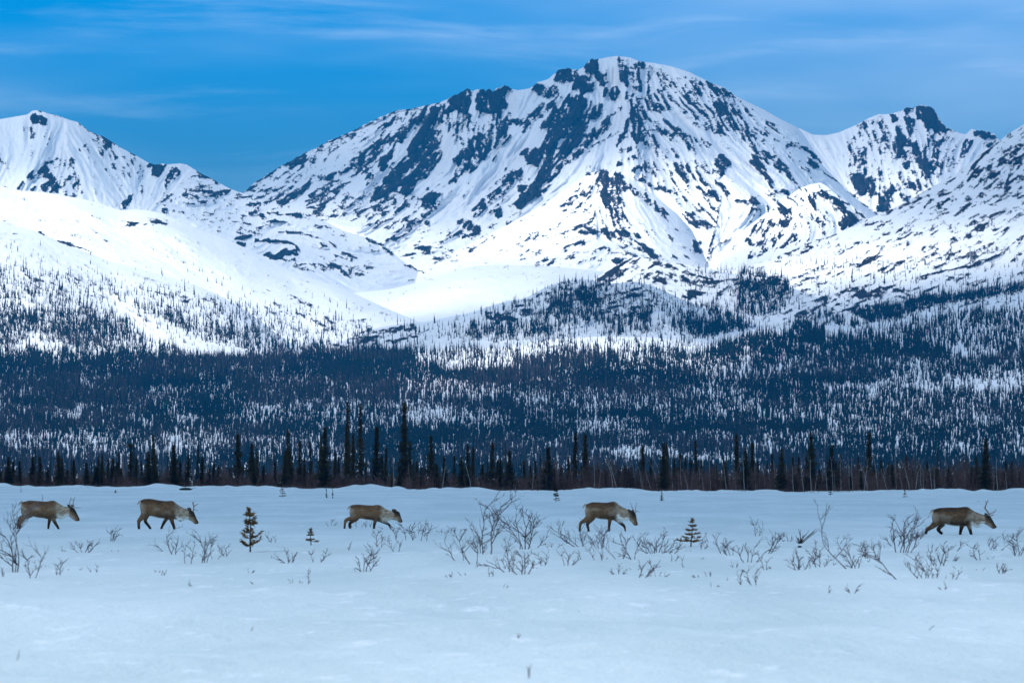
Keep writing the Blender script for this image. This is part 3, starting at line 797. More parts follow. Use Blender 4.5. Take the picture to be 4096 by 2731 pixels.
# shade wanted on the valley from the unseen cloud deck: (value, polygon)
SHADE = np.full((CH, CW), 0.0)
for v, pts in [
    (.70, [(-700,100),(1150,100),(1150,790),(1000,840),(480,815),(0,700),(-700,640)]),
    (.55, [(560,860),(1100,880),(1330,930),(1330,1110),(1100,1080),(900,960)]),
    (.34, [(1300,900),(1550,980),(1720,1080),(1900,1120),(1700,1190),(1300,1190)]),
    (.20, [(-700,900),(0,900),(350,1010),(620,1090),(300,1130),(-700,1090)]),
    (.14, [(500,880),(1000,1010),(1400,1180),(1100,1180),(600,1000)]),
    (.28, [(1400,1060),(2200,1020),(2450,1070),(2000,1120),(1700,1130)]),
    (.74, [(1150,100),(3350,100),(3350,620),(2900,680),(2500,650),(2250,680),(2050,800),(1700,900),(1300,840),(1100,770)]),
    (.42, [(1500,880),(2050,760),(2250,800),(1900,960),(1600,1050)]),
    (.25, [(2150,960),(2600,940),(2750,1080),(2300,1090)]),
    (.66, [(3050,300),(4000,300),(4000,640),(3700,640),(3300,760),(3100,600)]),
    (.84, [(3450,900),(3700,730),(4096,430),(4800,50),(4800,1000),(4100,900),(3800,900),(3550,960)]),
    (.88, [(2990,1150),(3450,1130),(3800,1040),(4096,1000),(4800,980),(4800,1500),(3000,1450)]),
    (.62, [(2860,1000),(3250,930),(3400,940),(3150,1060),(2900,1090)]),
    (.86, [(1150,1500),(1257,1400),(1650,1280),(2050,1190),(2250,1105),(2600,1110),(2760,1210),(3060,1300),(2950,1360),(2300,1335),(1700,1400)]),
    (.80, [(1700,1600),(2400,1480),(4800,1350),(4800,1950),(1700,1950)]),
    (.86, [(2900,1650),(4800,1600),(4800,1950),(2900,1950)]),
    (.72, [(-700,1440),(1700,1440),(1700,1950),(-700,1950)]),
    (.12, [(-700,1100),(300,1150),(500,1300),(-700,1440)]),
]:
    poly_into(SHADE, pts, v, gx, gy, 'max')
for v, pts in [(0.05, [(2050,1335),(2400,1330),(2850,1360),(2850,1440),(2050,1440)])]:
    poly_into(SHADE, pts, v, gx, gy, 'set')
SHADE = blur(SHADE, 7)
SHADE = np.clip(SHADE * (1 + 0.35 * norm(blur(rng.standard_normal((CH, CW)), 25)) * 0.5), 0, 0.95)

shade_pts = []      # (x, y, z, shade) for the cloud deck


def build_layer(L):
    x0, x1 = L['x0'], L['x1']
    step = 3.4
    nx = int((x1 - x0) / step) + 1
    px = np.linspace(x0, x1, nx)
    cr = L['cr'](px); ba = L['ba'](px)
    # small unevenness of the skyline, stronger where rock stands at the crest
    rk = sample(L['G']['rock'], px, cr + 6)
    cr = cr + L['jag'] * fbm(px / 9.0, px * 0, 3, 3) * (0.35 + 2.4 * smooth(0.4, 0.8, rk))
    span = float(np.median(ba - cr))
    ny = int(max(40, min(330, np.max(ba - cr) / 3.2)))
    t = np.linspace(0, 1, ny)[:, None]
    PY = ba[None, :] + (cr - ba)[None, :] * t
    PX = np.repeat(px[None, :], ny, 0)
    D = layerD(L, PX, PY)
    X, Y, Zc = P(PX, PY, D)
    rock = sample(L['G']['val'], PX, PY)
    shade = sample(SHADE, PX, PY)
    # the far side of the ridge
    back = [(60, 14), (160, 60), (420, 220)]
    if L['name'] == 'forest_terrain': back = [(80, 5), (200, 20), (350, 60)]
    Xb = [X]; Yb = [Y]; Zb = [Zc]; Rb = [rock]; Sb = [shade]
    for dd, dz in back:
        k = (Y[-1] + dd) / Y[-1]
        Xb.append((X[-1] * k)[None]); Yb.append((Y[-1] + dd)[None]); Zb.append((Zc[-1] - dz)[None]); Rb.append(rock[-1][None]); Sb.append(shade[-1][None])
    X = np.concatenate(Xb); Y = np.concatenate(Yb); Zc = np.concatenate(Zb); rock = np.concatenate(Rb); shade = np.concatenate(Sb)
    n = X.shape[0]
    V = np.stack([X, Y, Zc], -1).reshape(-1, 3)
    i, j = np.meshgrid(np.arange(n - 1), np.arange(nx - 1), indexing='ij')
    a = (i * nx + j).ravel()
    Q = np.stack([a, a + 1, a + nx + 1, a + nx], 1)
    me = make_mesh(L['name'], V, Q, None, M[L['mat']], True, {'rock': rock.ravel()})
    o = link(L['name'], me)
    tag(o, L['label'], L['cat'], None, 'structure')
    vis = np.ones((ny, nx), bool)
    idx = LAYERS.index(L)
    for K in LAYERS[:idx]:
        ck = K['cr'](PX)
        vis &= ~((PX >= K['x0']) & (PX <= K['x1']) & (PY > ck))
    m = vis.ravel()
    shade_pts.append(np.stack([X[:ny].ravel()[m], Y[:ny].ravel()[m], Zc[:ny].ravel()[m], shade[:ny].ravel()[m]], 1)[::3])
    return o


for L in LAYERS:
    build_layer(L)

# ------------------------------------------------------------------ snow field
EDGE = curve([(-3000, 1943), (0, 1944), (600, 1948), (1100, 1952), (1600, 1955), (2048, 1961), (2700, 1963), (3300, 1965), (4096, 1967), (7000, 1967)])


def snow_z(x, y):
    x = np.asarray(x, float); y = np.asarray(y, float)
    px = 2048 + x / np.maximum(y, 1) * FPX
    target = CAMH - (EDGE(px) - HOR) / FPX * 625.0
    z = target * smooth(280, 620, y)
    near = 1 - smooth(300, 520, y)
    z = z + near * ((0.11 + 0.10 * smooth(120, 60, y)) * fbm(x / 5.0 + 3, y / 12.0, 21, 3) + 0.05 * fbm(x / 1.6, y / 4.0, 33, 3))
    # calm lake-like strip where the animals walk
    calm = np.exp(-((y - 195) / 45.0) ** 2)
    z = z * (1 - 0.85 * calm * near)
    z = z + 0.014 * calm * fbm(x / 2.5, y / 1.3, 71, 2)
    # hummocks below the shrubs
    z = z + 0.13 * np.exp(-((y - 112) / 22.0) ** 2) * np.clip(fbm(x / 4.2, y / 9.0, 55, 2), 0, 1) * 1.4
    # drifted bank along the trees
    bank = np.exp(-((y - 618) / 22.0) ** 2)
    z = z + bank * (0.62 * np.maximum(fbm(x / 5.5, y / 60.0, 61, 3), -.25) + 0.30 * fbm(x / 1.7, y / 9.0, 64, 2))
    z = z + 0.10 * np.exp(-((y - 560) / 60.0) ** 2) * fbm(x / 12.0, y / 25.0, 90, 2)
    z = z - 1.2 * smooth(640, 700, y)
    return z


def build_field():
    D = np.concatenate([np.linspace(8, 40, 20)[:-1], 1.73 * FPX / np.linspace(1.73 * FPX / 40, 1.73 * FPX / 300, 520), np.linspace(302, 700, 200), np.linspace(720, 2100, 30)])
    U = np.linspace(-1, 1, 760)
    x = U[None, :] * (0.13 * D[:, None] + 3.0)
    # wide wings so that the snow goes on past the frame
    wing = np.array([1.5, 2.5, 5, 12])
    xw = wing[None, :] * (0.13 * D[:, None] + 3.0)
    x = np.concatenate([-xw[:, ::-1], x, xw], 1)
    y = np.repeat(D[:, None], x.shape[1], 1)
    z = snow_z(x, y)
    n, m = x.shape
    i, j = np.meshgrid(np.arange(n - 1), np.arange(m - 1), indexing='ij')
    a = (i * m + j).ravel()
    Q = np.stack([a, a + 1, a + m + 1, a + m], 1)
    me = make_mesh('snow_field', np.stack([x, y, z], -1), Q, None, M['snow'], True)
    o = link('snow_field', me)
    tag(o, 'flat wind-crusted snow field crossed by the caribou', 'snow field', None, 'structure')
    xs = x[:, 4:-4][::4, ::12]; ys = y[:, 4:-4][::4, ::12]; zs = z[:, 4:-4][::4, ::12]
    sh = np.interp(ys, [30, 47, 60, 80, 110, 180, 300, 620, 900, 2000], [.24, .33, .50, .74, .84, .93, .97, .97, .75, .3])  # shade wanted from the cloud deck, deepening away from the camera
    sh = sh + 0.05 * fbm(xs / 30, ys / 60, 5, 2)
    return np.stack([xs.ravel(), ys.ravel(), zs.ravel(), sh.ravel()], 1)


field_pts = build_field()
gp = make_mesh('ground', [(-16000, -4000, -3.0), (16000, -4000, -3.0), (16000, 24000, -3.0), (-16000, 24000, -3.0)], [(0, 1, 2, 3)], None, M['snow'])
tag(link('ground', gp), 'snow-covered ground stretching away under the whole valley', 'ground', None, 'structure')


def hit_snow(px, py):
    """distance at which the ray through a photo pixel meets the snow field"""
    D = np.linspace(30, 640, 6000)
    x, y, z = P(px, py, D)
    below = np.nonzero(z <= snow_z(x, y))[0]
    d = D[below[0]] if len(below) else 600.0
    x, y, z = P(px, py, d)
    return float(x), float(y), float(snow_z(x, y))


# ------------------------------------------------------------------ unseen high cloud deck, its cover shaped to cast the wanted shade
def build_shade_cloud():
    H = 2100.0
    pts = np.concatenate(shade_pts + [field_pts])
    k = (H - pts[:, 2]) / SUN.z
    cx = pts[:, 0] + k * SUN.x; cy = pts[:, 1] + k * SUN.y
    bs = 14.0
    xa, ya = cx.min() - 1200, cy.min() - 1200
    nx = int((cx.max() + 1200 - xa) / bs) + 1; ny = int((cy.max() + 1200 - ya) / bs) + 1
    ix = ((cx - xa) / bs).astype(int); iy = ((cy - ya) / bs).astype(int)
    S = np.zeros((ny, nx)); Wt = np.zeros((ny, nx))
    np.add.at(S, (iy, ix), pts[:, 3]); np.add.at(Wt, (iy, ix), 1.0)
    S = S / np.maximum(Wt, 1); Wt = (Wt > 0).astype(float)
    A = S * Wt; B = Wt.copy()
    na = np.zeros_like(S); nb = np.zeros_like(S)
    for r, wt in ((2, 1.0), (5, .06), (12, .004), (28, 3e-4), (60, 2e-5)):
        a = blur(blur(A, r), r); b = blur(blur(B, r), r)
        na += wt * a; nb += wt * b
    res = (na + 1e-9 * 0.4) / (nb + 1e-9)
    res = blur(res, 3)
    edge = np.minimum.reduce([np.arange(nx)[None, :].repeat(ny, 0), np.arange(nx)[None, ::-1].repeat(ny, 0), np.arange(ny)[:, None].repeat(nx, 1), np.arange(ny)[::-1, None].repeat(nx, 1)])
    res = res * smooth(0, 40, edge)
    X, Y = np.meshgrid(xa + np.arange(nx) * bs, ya + np.arange(ny) * bs)
    Zz = H + 25 * fbm(X / 700, Y / 700, 3, 3)
    i, j = np.meshgrid(np.arange(ny - 1), np.arange(nx - 1), indexing='ij')
    a = (i * nx + j).ravel()
    m = bpy.data.materials.new('shade_cloud_veil'); m.use_nodes = True
    w = NT(m.node_tree)
    at = w.n('ShaderNodeAttribute', attribute_name='cover')
    tr = w.n('ShaderNodeBsdfTransparent'); df = w.n('ShaderNodeBsdfDiffuse'); tl = w.n('ShaderNodeBsdfTranslucent')
    df.inputs[0].default_value = (0.50, 0.64, 0.76, 1); tl.inputs[0].default_value = (0.78, 0.84, 0.9, 1)
    mx = w.n('ShaderNodeMixShader'); mx.inputs[0].default_value = 0.15
    w.l(df.outputs[0], mx.inputs[1]); w.l(tl.outputs[0], mx.inputs[2])
    mx2 = w.n('ShaderNodeMixShader')
    w.l(at.outputs['Fac'], mx2.inputs[0]); w.l(tr.outputs[0], mx2.inputs[1]); w.l(mx.outputs[0], mx2.inputs[2])
    out = w.n('ShaderNodeOutputMaterial'); w.l(mx2.outputs[0], out.inputs[0])
    me = make_mesh('shade_cloud_layer', np.stack([X, Y, Zz], -1), np.stack([a, a + 1, a + nx + 1, a + nx], 1), None, m, True, {'cover': res.ravel()})
    tag(link('shade_cloud_layer', me), 'high cloud sheet out of view, its cover shaped to shade parts of the valley', 'cloud', None, 'structure')


build_shade_cloud()
# ------------------------------------------------------------------ spruces
def spruce_mesh(h, r, seed, club=0.0, sparse=1.0, dead=False, low=0.05, fine=1.0):
    """crown and trunk of a narrow northern spruce"""
    q = random.Random(seed)
    V = []; T = []
    def tri(a, b, c):
        n = len(V); V.extend([a, b, c]); T.append((n, n + 1, n + 2))
    z = h * low
    lean = (q.uniform(-.02, .02), q.uniform(-.02, .02))
    lump = [q.uniform(0.6, 1.15) for _ in range(40)]
    while z < h * 0.995:
        f = z / h
        L = r * 1.3 * (1 - f) ** 1.0 * (0.8 + 0.2 * math.sin(f * 30 + seed)) * lump[int(f * 26)] + 0.10
        if f < 0.15: L *= 0.45 + f * 3.5
        if club and f > 0.84: L = max(L, r * club * math.sin(math.pi * min(1, (f - 0.84) / 0.16 * 0.92 + 0.08)) * q.uniform(.7, 1.1))
        L = max(L, 0.07)
        nb = q.randint(5, 7)
        if dead: nb = 3
        a0 = q.uniform(0, 6.28)
        for k in range(nb):
            if q.random() > sparse: continue
            a = a0 + k * 6.283 / nb + q.uniform(-.35, .35)
            l = L * q.uniform(0.55, 1.25)
            ca, sa = math.cos(a), math.sin(a)
            bx, by = lean[0] * z, lean[1] * z
            droop = q.uniform(0.15, 0.5) * l + 0.04
            m = max(2, int(l / (0.17 * fine)) + 1)
            prev = (bx, by, z)
            for i in range(1, m + 1):
                t = i / m
                pz = z - droop * math.sin(t * 1.9)
                p = (bx + ca * l * t, by + sa * l * t, pz)
                wd = (0.15 * (1 - 0.55 * t) + 0.04) * (0.5 if dead else 1) * fine ** 0.5
                sgn = q.uniform(-.5, .5)
                tri((prev[0] - sa * wd, prev[1] + ca * wd, prev[2] + wd * sgn), (p[0] + ca * .05, p[1] + sa * .05, p[2] - .02), (prev[0] + sa * wd, prev[1] - ca * wd, prev[2] - wd * sgn))
                if not dead:
                    hang = q.uniform(.10, .24)
                    tri((prev[0], prev[1], prev[2] + .05), (p[0], p[1], p[2] + .03), ((prev[0] + p[0]) / 2 + q.uniform(-.08, .08), (prev[1] + p[1]) / 2 + q.uniform(-.08, .08), (prev[2] + p[2]) / 2 - hang))
                    b2 = q.uniform(-1, 1) * wd * 1.5
                    tri((prev[0], prev[1], prev[2]), ((prev[0] + p[0]) / 2 - sa * b2 * 1.4, (prev[1] + p[1]) / 2 + ca * b2 * 1.4, p[2] - .05), (p[0], p[1], p[2] - .06))
                prev = p
        z += q.uniform(0.11, 0.19) * fine * (1.5 if dead else 1)
    for k in range(3):
        a = k * 2.1
        tri((lean[0] * h + .04 * math.cos(a), lean[1] * h + .04 * math.sin(a), h * .96), (lean[0] * h, lean[1] * h, h * 1.02), (lean[0] * h + .04 * math.cos(a + 2), lean[1] * h + .04 * math.sin(a + 2), h * .96))
    crown = make_mesh('crown', V, None, T, M['bark'] if dead else M['needle'])
    mb = MB()
    ks = np.linspace(0, 1, 6)
    mb.tube(np.stack([lean[0] * h * ks, lean[1] * h * ks, h * (ks - 0.02) * 0.99], 1), (0.02 + 0.010 * h) * (1 - 0.88 * ks), 6)
    trunk = mb.mesh('trunk', M['bark'], True)
    return crown, trunk


VAR = []
for i in range(14):
    h = [9, 8, 7, 6, 8.5, 7.5, 6.5, 9.5, 5.5, 8, 7, 9, 10, 6][i]
    r = [0.75, 0.9, 0.8, 0.9, 0.6, 0.7, 0.75, 0.95, 0.8, 0.62, 1.0, 0.7, 0.95, 0.65][i]
    club = [0.35, 0, 0.3, 0, 0.45, 0, 0.3, 0.25, 0, 0.5, 0, 0, 0.42, 0.3][i]
    VAR.append((h, r, spruce_mesh(h, r, 100 + i, club, sparse=[.95, .85, .9, .95, .8, .9, .85, .9, .95, .78, .9, .7, .92, .85][i])))
DEADV = (8.0, 0.45, spruce_mesh(8.0, 0.45, 333, 0, 0.8, dead=True, low=0.2))
BALLV = (8.5, 0.72, spruce_mesh(8.5, 0.72, 350, 0, 0.85))


def put_spruce(x, y, z, h, wid, var, label, group, cat='spruce', rz=None, name='spruce_tree', balltop=False):
    H, RR, (cm, tm) = var
    root = bpy.data.objects.new(name, None)
    root.empty_display_size = 0.5
    COL.objects.link(root)
    root.location = (x, y, z - 0.1)
    root.rotation_euler = (0, 0, R.uniform(0, 6.28) if rz is None else rz)
    s = h / H
    sx = wid if wid else s
    for nm, me in (('crown', cm), ('trunk', tm)):
        c = bpy.data.objects.new(nm, me); COL.objects.link(c); c.parent = root
        c.scale = (sx, sx, s)
    tag(root, label, cat, group)
    return root


# spruces along the far edge of the snow: (x in photo, top y in photo, kind)
def zz(off, lst):
    return [(off + t[0] / 2.297, 1560 + t[1] / 2.297) + tuple(t[2:]) for t in lst]


LINE = zz(0, [(5,740),(88,600,'w'),(125,640),(190,640),(297,600),(375,600),(440,710),(545,555,'w'),(575,610),(620,720),(685,630),(800,650,'w'),(885,690,'w'),(985,620,'n'),(1032,615),(1090,560,'n'),(1195,500,'ball'),(1248,610,'n'),(1305,640,'n'),(1365,550,'w'),(1412,390,'n'),(1605,490,'w'),(1650,650),(1725,580,'w'),(1855,605),(1920,700),(1960,660),(2005,680),(2115,700),(2195,390,'c'),(2310,480,'c')]) \
     + zz(1024, [(65,680),(175,640,'n'),(195,380,'dead'),(297,340,'n'),(320,520,'w'),(403,455),(440,620),(508,455,'n'),(590,410,'n'),(627,325,'w'),(723,560,'n'),(762,600,'n'),(850,95,'n'),(825,295,'n'),(888,385,'n'),(960,115,'n'),(1100,325,'c'),(1150,580,'n'),(1185,520,'n'),(1310,690),(1365,90,'big'),(1410,450,'n'),(1455,650,'n'),(1480,640,'n'),(1530,700),(1605,410,'c'),(1660,660),(1818,590,'n'),(1895,600,'w'),(1945,495,'c'),(1985,510,'n'),(2075,670),(2168,470,'c'),(2215,630),(2240,615),(2330,540,'w')]) \
     + zz(2048, [(120,640,'n'),(170,680),(215,640,'n'),(325,505,'w'),(380,700),(460,680,'n'),(568,375,'c'),(672,390,'c'),(775,715),(800,670,'n'),(985,720,'w'),(1040,680),(1075,700),(1207,500,'c'),(1275,625,'n'),(1388,465,'w'),(1425,470,'n'),(1485,620,'n'),(1540,575,'c'),(1600,590,'n'),(1640,635,'c'),(1698,455,'n'),(1733,620,'n'),(1862,660),(1943,590,'n'),(2070,395,'c'),(2143,520,'w'),(2213,470,'c'),(2255,640,'n')]) \
     + zz(3072, [(40,570,'n'),(120,520,'w'),(218,600,'n'),(250,760),(285,600),(350,590,'n'),(403,370,'w'),(580,490,'w'),(615,650),(660,580,'n'),(755,760),(830,600,'n'),(927,375,'c'),(1033,630,'n'),(1100,650,'n'),(1145,670),(1195,645,'n'),(1270,590,'c'),(1340,730),(1385,670),(1468,640),(1520,700),(1662,700),(1825,630,'n'),(1865,690),(1918,590),(1990,430,'w'),(2095,720),(2180,635),(2235,640),(2300,720)])
LINE = [t if len(t) > 2 else t + ('m',) for t in LINE]
LAND = [(520.2, 'the ball-topped spruce'), (1394, 'the twin tall spruces'), (1618, 'the tallest spruce'), (2295, 'the pair of columnar spruces'),
        (2949, 'the big club-topped spruce'), (3247, 'the broad ragged spruce'), (3476, 'the lone columnar spruce'), (3938, 'the grey feathery spruce')]
OWN = {520: 'spruce carrying a dark round ball at its very top, above the second caribou', 1394: 'very tall thin spruce, left one of the twin tall spruces left of centre', 1442: 'very tall thin spruce, right one of the twin tall spruces',
       1618: 'tallest spruce of the treeline, thick and shaggy from top to base', 2295: 'columnar black spruce, left one of the close pair above the fourth caribou', 2341: 'columnar black spruce, right one of the close pair above the fourth caribou',
       2949: 'big club-topped spruce right of centre in the treeline', 3247: 'broad ragged spruce with a pale pointed tip right of centre', 3476: 'lone dark columnar spruce standing tall on the right', 3938: 'grey feathery tall spruce in the treeline near the right edge',
       1109: 'thin dead leaning spruce with bare branches in the treeline', 615: 'tall narrow spruce above the head of the second caribou', 956: 'tall dark spruce with a leaning spire, left of centre', 1297: 'tall tiered spruce just left of the twin tall spruces',
       1503: 'dark club-shaped spruce between the twins and the tallest spruce'}
cnt = {}
LINE.sort()
ORD = ['nearest', 'second', 'third', 'fourth', 'fifth', 'sixth', 'seventh', 'eighth', 'ninth', 'tenth', 'eleventh', 'twelfth', 'thirteenth', 'fourteenth', 'fifteenth', 'sixteenth', 'seventeenth', 'eighteenth', 'nineteenth', 'twentieth', 'twenty-first', 'twenty-second', 'twenty-third']
lab = {}
for (lx, ltext) in LAND:
    for sgn, side in ((-1, 'left of'), (1, 'right of')):
        cand = sorted([(abs(t[0] - lx), t[0]) for t in LINE if (t[0] - lx) * sgn > 2 and min(LAND, key=lambda q: abs(q[0] - t[0]))[0] == lx])
        for i, (_, x_) in enumerate(cand):
            lab[round(x_, 2)] = (ORD[i], side, ltext)
SIZEW = lambda hh: 'tall' if hh > 6.5 else ('medium' if hh > 4.3 else 'short')
KINDW = {'n': 'narrow', 'w': 'wide-skirted', 'c': 'club-topped', 'm': 'dark', 'big': 'shaggy', 'ball': 'ball-topped', 'dead': 'bare'}
LINE_G = 'spruces lining the far edge of the snow field'
nspruce = 0
for k, (x_, ty, kd) in enumerate(LINE):
    D = {'w': 640.5, 'm': 644, 'big': 642}.get(kd, 648) + R.uniform(0, 6 if kd in 'wm' else 22)
    wx = (x_ - 2048) / FPX * D
    zb = float(snow_z(wx, D))
    _, _, zt = P(x_, ty, D)
    h = float(zt) - zb
    if kd == 'big': var = VAR[12]; wid = 1.2
    elif kd == 'ball': var = BALLV; wid = 1.15
    elif kd == 'dead': var = DEADV; wid = 1.0
    elif kd == 'w': var = VAR[R.choice([1, 3, 7, 10])]; wid = R.uniform(1.15, 1.45)
    elif kd == 'n': var = VAR[R.choice([4, 5, 9, 11, 13])]; wid = R.uniform(.8, 1.05)
    elif kd == 'c': var = VAR[R.choice([0, 2, 4, 9])]; wid = R.uniform(1.1, 1.4)
    else: var = VAR[R.randrange(12)]; wid = R.uniform(1.0, 1.25)
    wid = wid * min(1.1, 0.62 + h / 18.0)
    own = None
    for ox_, tx_ in OWN.items():
        if abs(x_ - ox_) < 1.2: own = tx_
    if own is None and round(x_, 2) in lab:
        a, b, c = lab[round(x_, 2)]
        own = '%s %s spruce, %s %s %s' % (SIZEW(h), KINDW[kd], a, b, c)
    o = put_spruce(wx, D, zb, h, wid, var, own or 'spruce in the treeline', LINE_G)
    if kd == 'dead': o.rotation_euler = (0, math.radians(-6), 0)
    if kd == 'ball':
        q = random.Random(5); V = []; T = []
        for i in range(420):
            u = Vector((q.gauss(0, 1), q.gauss(0, 1), q.gauss(0, .75))).normalized() * q.uniform(.10, .34)
            n = len(V)
            for _ in range(3): V.append((u.x + q.uniform(-.09, .09), u.y + q.uniform(-.09, .09), u.z * 0.8 + q.uniform(-.09, .09)))
            T.append((n, n + 1, n + 2))
        link('ball_top', make_mesh('ball_top', V, None, T, M['needle']), o, (0, 0, h))
    nspruce += 1
# lower, overlapping spruces between them
LOWLAB = 'low dark spruce half hidden in the brush of the treeline'
for k in range(36):
    x_ = R.uniform(-250, 4350)
    D = R.uniform(640, 652)
    wx = (x_ - 2048) / FPX * D
    zb = float(snow_z(wx, D))
    h = R.uniform(1.6, 4.2) if x_ > 1500 else R.uniform(2.0, 4.6)
    put_spruce(wx, D, zb, h, R.uniform(.55, .95), VAR[R.choice([1, 3, 6, 8, 10, 13])], LOWLAB, 'low spruces in the brush of the treeline')
    nspruce += 1

# spruces standing out on the hills: (x, y of the foot, height) in zoomed photo pixels
HT = [('5', [(775,150,30),(1435,170,28),(1515,135,28),(1490,185,25),(1700,172,25),(1655,238,30),(1605,290,35),(1250,262,25),(1160,278,25),(1390,330,32),(1070,375,35),(980,358,28),(750,298,25),(1555,375,30),(1613,390,30),(1705,290,35),(1732,292,35),(1815,305,30),(1910,358,35),(1970,358,30),(1775,375,45),(1850,390,45),(1898,412,45),(2073,445,40),(2093,510,40),(875,435,40),(1015,530,80),(1065,525,45),(1123,490,40),(1215,490,50),(1200,440,60),(1265,460,40),(1365,485,70),(1470,515,70),(1240,650,100),(1840,600,110),(1990,655,70),(2165,655,70),(595,385,45),(390,320,45),(238,310,35),(490,370,40),(610,440,45),(660,435,45),(280,480,70)]),
      ('7', [(708,390,45),(605,505,100),(482,510,40),(570,455,60),(212,555,35),(815,345,50),(855,455,60),(850,575,70),(735,580,110),(820,570,100),(1055,600,90),(1340,580,110),(1320,510,70),(1295,500,60),(1390,630,90),(700,680,80),(640,730,90),(590,830,120),(500,800,100),(1010,820,130),(1045,810,120),(1405,740,80),(1490,770,110),(1545,830,120),(1240,780,130),(1825,565,70),(1860,280,35),(1978,310,35),(2110,295,45),(2135,400,55),(2280,420,65),(1710,450,60),(2230,455,65),(2060,620,75),(2125,660,120),(2010,630,80),(1610,600,80)]),
      ('8', [(575,225,60),(825,90,40),(717,275,40),(1040,340,40),(1248,368,70),(1430,395,65),(1465,340,45),(1760,325,50),(1725,75,40),(865,430,40),(788,440,35),(648,590,100),(1620,455,60),(1730,465,60),(2025,365,45),(2140,325,45),(2220,255,40),(345,215,35),(150,410,50),(265,650,110),(1640,690,110),(1750,740,110),(1905,720,120),(2200,570,60),(1305,770,110),(1155,850,110),(1545,800,110),(108,870,120),(500,850,120)])]
HW = {'5': ('left snow hill', 'left'), '7': ('central knoll or hump', 'left'), '8': ('right snow slope', 'left')}
for zkey, lst in HT:
    ox, oy, s = Z[zkey]
    srt = sorted(lst)
    for i, (a, b, hh) in enumerate(srt):
        px, py = ox + a / s, oy + b / s
        li, p = locate(px, py)
        if p is None: continue
        h = min(hh / s * p.y / FPX, 13)
        place = ['left-hand', 'middle', 'right-hand'][min(2, int(i / len(srt) * 3))]
        k3 = i - int(math.ceil(min(2, int(i / len(srt) * 3)) * len(srt) / 3.0))
        lbl = 'far spruce on the %s, %s third, %s from left' % (HW[zkey][0], place, (['first'] + ORD[1:])[max(0, k3)])
        put_spruce(p.x, p.y, p.z, h, min(1.5, h / 7.5 * R.uniform(1.0, 1.3)), VAR[R.choice([0, 1, 3, 7, 8, 10, 2])], lbl, 'single spruces standing out on the hills')
        nspruce += 1

# ------------------------------------------------------------------ the far forest: one mass
DENS = np.zeros((CH, CW))


def dpoly(z, v, pts, mode='set'):
    poly_into(DENS, conv(z, pts), v, WX, WY, mode)


dpoly('0', .03, [(-700,1020),(0,960),(500,1080),(900,1180),(1300,1180),(1600,1270),(1500,1420),(-700,1500)])
dpoly('5', .13, [(-1300,240),(0,260),(500,300),(900,380),(1300,440),(1800,520),(2352,560),(2800,640),(3200,760),(3200,1100),(-1300,1100)])
dpoly('5', .22, [(-1300,380),(0,420),(400,400),(900,520),(1300,560),(1800,620),(2352,700),(2900,800),(3200,820),(3200,1100),(-1300,1100)])
dpoly('5', .45, [(-1300,600),(0,620),(700,650),(1300,720),(1400,640),(1700,700),(2200,760),(2352,860),(2800,900),(3100,960),(3100,1100),(-1300,1100)])
dpoly('5', .08, [(760,480),(1000,480),(1250,640),(1500,760),(1750,850),(2200,1010),(2150,1080),(1700,1000),(1350,900),(1050,720),(850,560)])
dpoly('5', .12, [(160,900),(260,800),(420,870),(540,930),(500,1010),(300,970),(180,940)])
# knoll
dpoly('6', .12, [(550,980),(900,850),(1400,730),(1700,680),(2352,500),(2352,900),(1500,900),(900,960)])
dpoly('7', .16, [(-300,700),(0,600),(400,420),(700,360),(1200,380),(1500,500),(2200,740),(1900,830),(-300,870)])
dpoly('7', .48, [(380,620),(480,520),(600,480),(700,440),(820,440),(830,560),(890,620),(880,720),(700,760),(500,740),(300,760),(250,700)])
dpoly('7', .45, [(-300,780),(0,720),(250,700),(520,740),(500,850),(-300,900)])
dpoly('7', .42, [(1100,620),(1300,640),(1280,820),(1100,820)])
dpoly('7', .42, [(880,680),(1060,700),(1060,850),(880,850)])
dpoly('7', .5, [(1440,660),(1560,640),(1950,720),(1800,840),(1450,780)])
dpoly('7', .9, [(1600,800),(2000,720),(2200,760),(1800,850),(1650,850)])
dpoly('7', .5, [(1600,560),(1950,600),(2200,740),(1900,720)])
dpoly('7', .10, [(1500,300),(2352,260),(2352,760),(1900,560),(1600,480)])
dpoly('8', .55, [(-100,300),(150,300),(380,400),(360,520),(230,640),(100,700),(-100,620)])
dpoly('8', .05, [(400,200),(2352,100),(2352,420),(1500,500),(800,640),(400,700),(350,500)])
dpoly('8', .85, [(450,700),(700,680),(1000,620),(1350,540),(1500,520),(1900,480),(2400,380),(3000,330),(3000,430),(2352,440),(1900,545),(1600,570),(1250,680),(1000,735),(680,735),(550,705)])
# forest plain
dpoly('0', .74, [(-700,1425),(1100,1425),(2000,1395),(2850,1385),(3000,1345),(4800,1400),(4800,1935),(-700,1935)])
dpoly('8', .10, [(0,800),(380,720),(550,715),(680,742),(900,770),(1200,695),(1600,590),(1900,565),(2352,525),(3400,400),(3400,700),(1900,700),(1500,740),(1000,800),(400,780),(0,860)])
dpoly('8', .33, [(860,780),(1300,720),(1900,640),(2352,600),(3400,600),(3400,960),(2300,960),(1500,930),(1000,900)])
dpoly('8', .75, [(380,730),(640,760),(640,900),(480,860),(380,800)])
dpoly('8', .8, [(1300,800),(1480,790),(1480,940),(1330,940)])
dpoly('0', .95, [(-700,1425),(1180,1430),(1260,1400),(1600,1400),(2000,1385),(2000,1400),(1750,1460),(1300,1475),(900,1450),(-700,1475)])
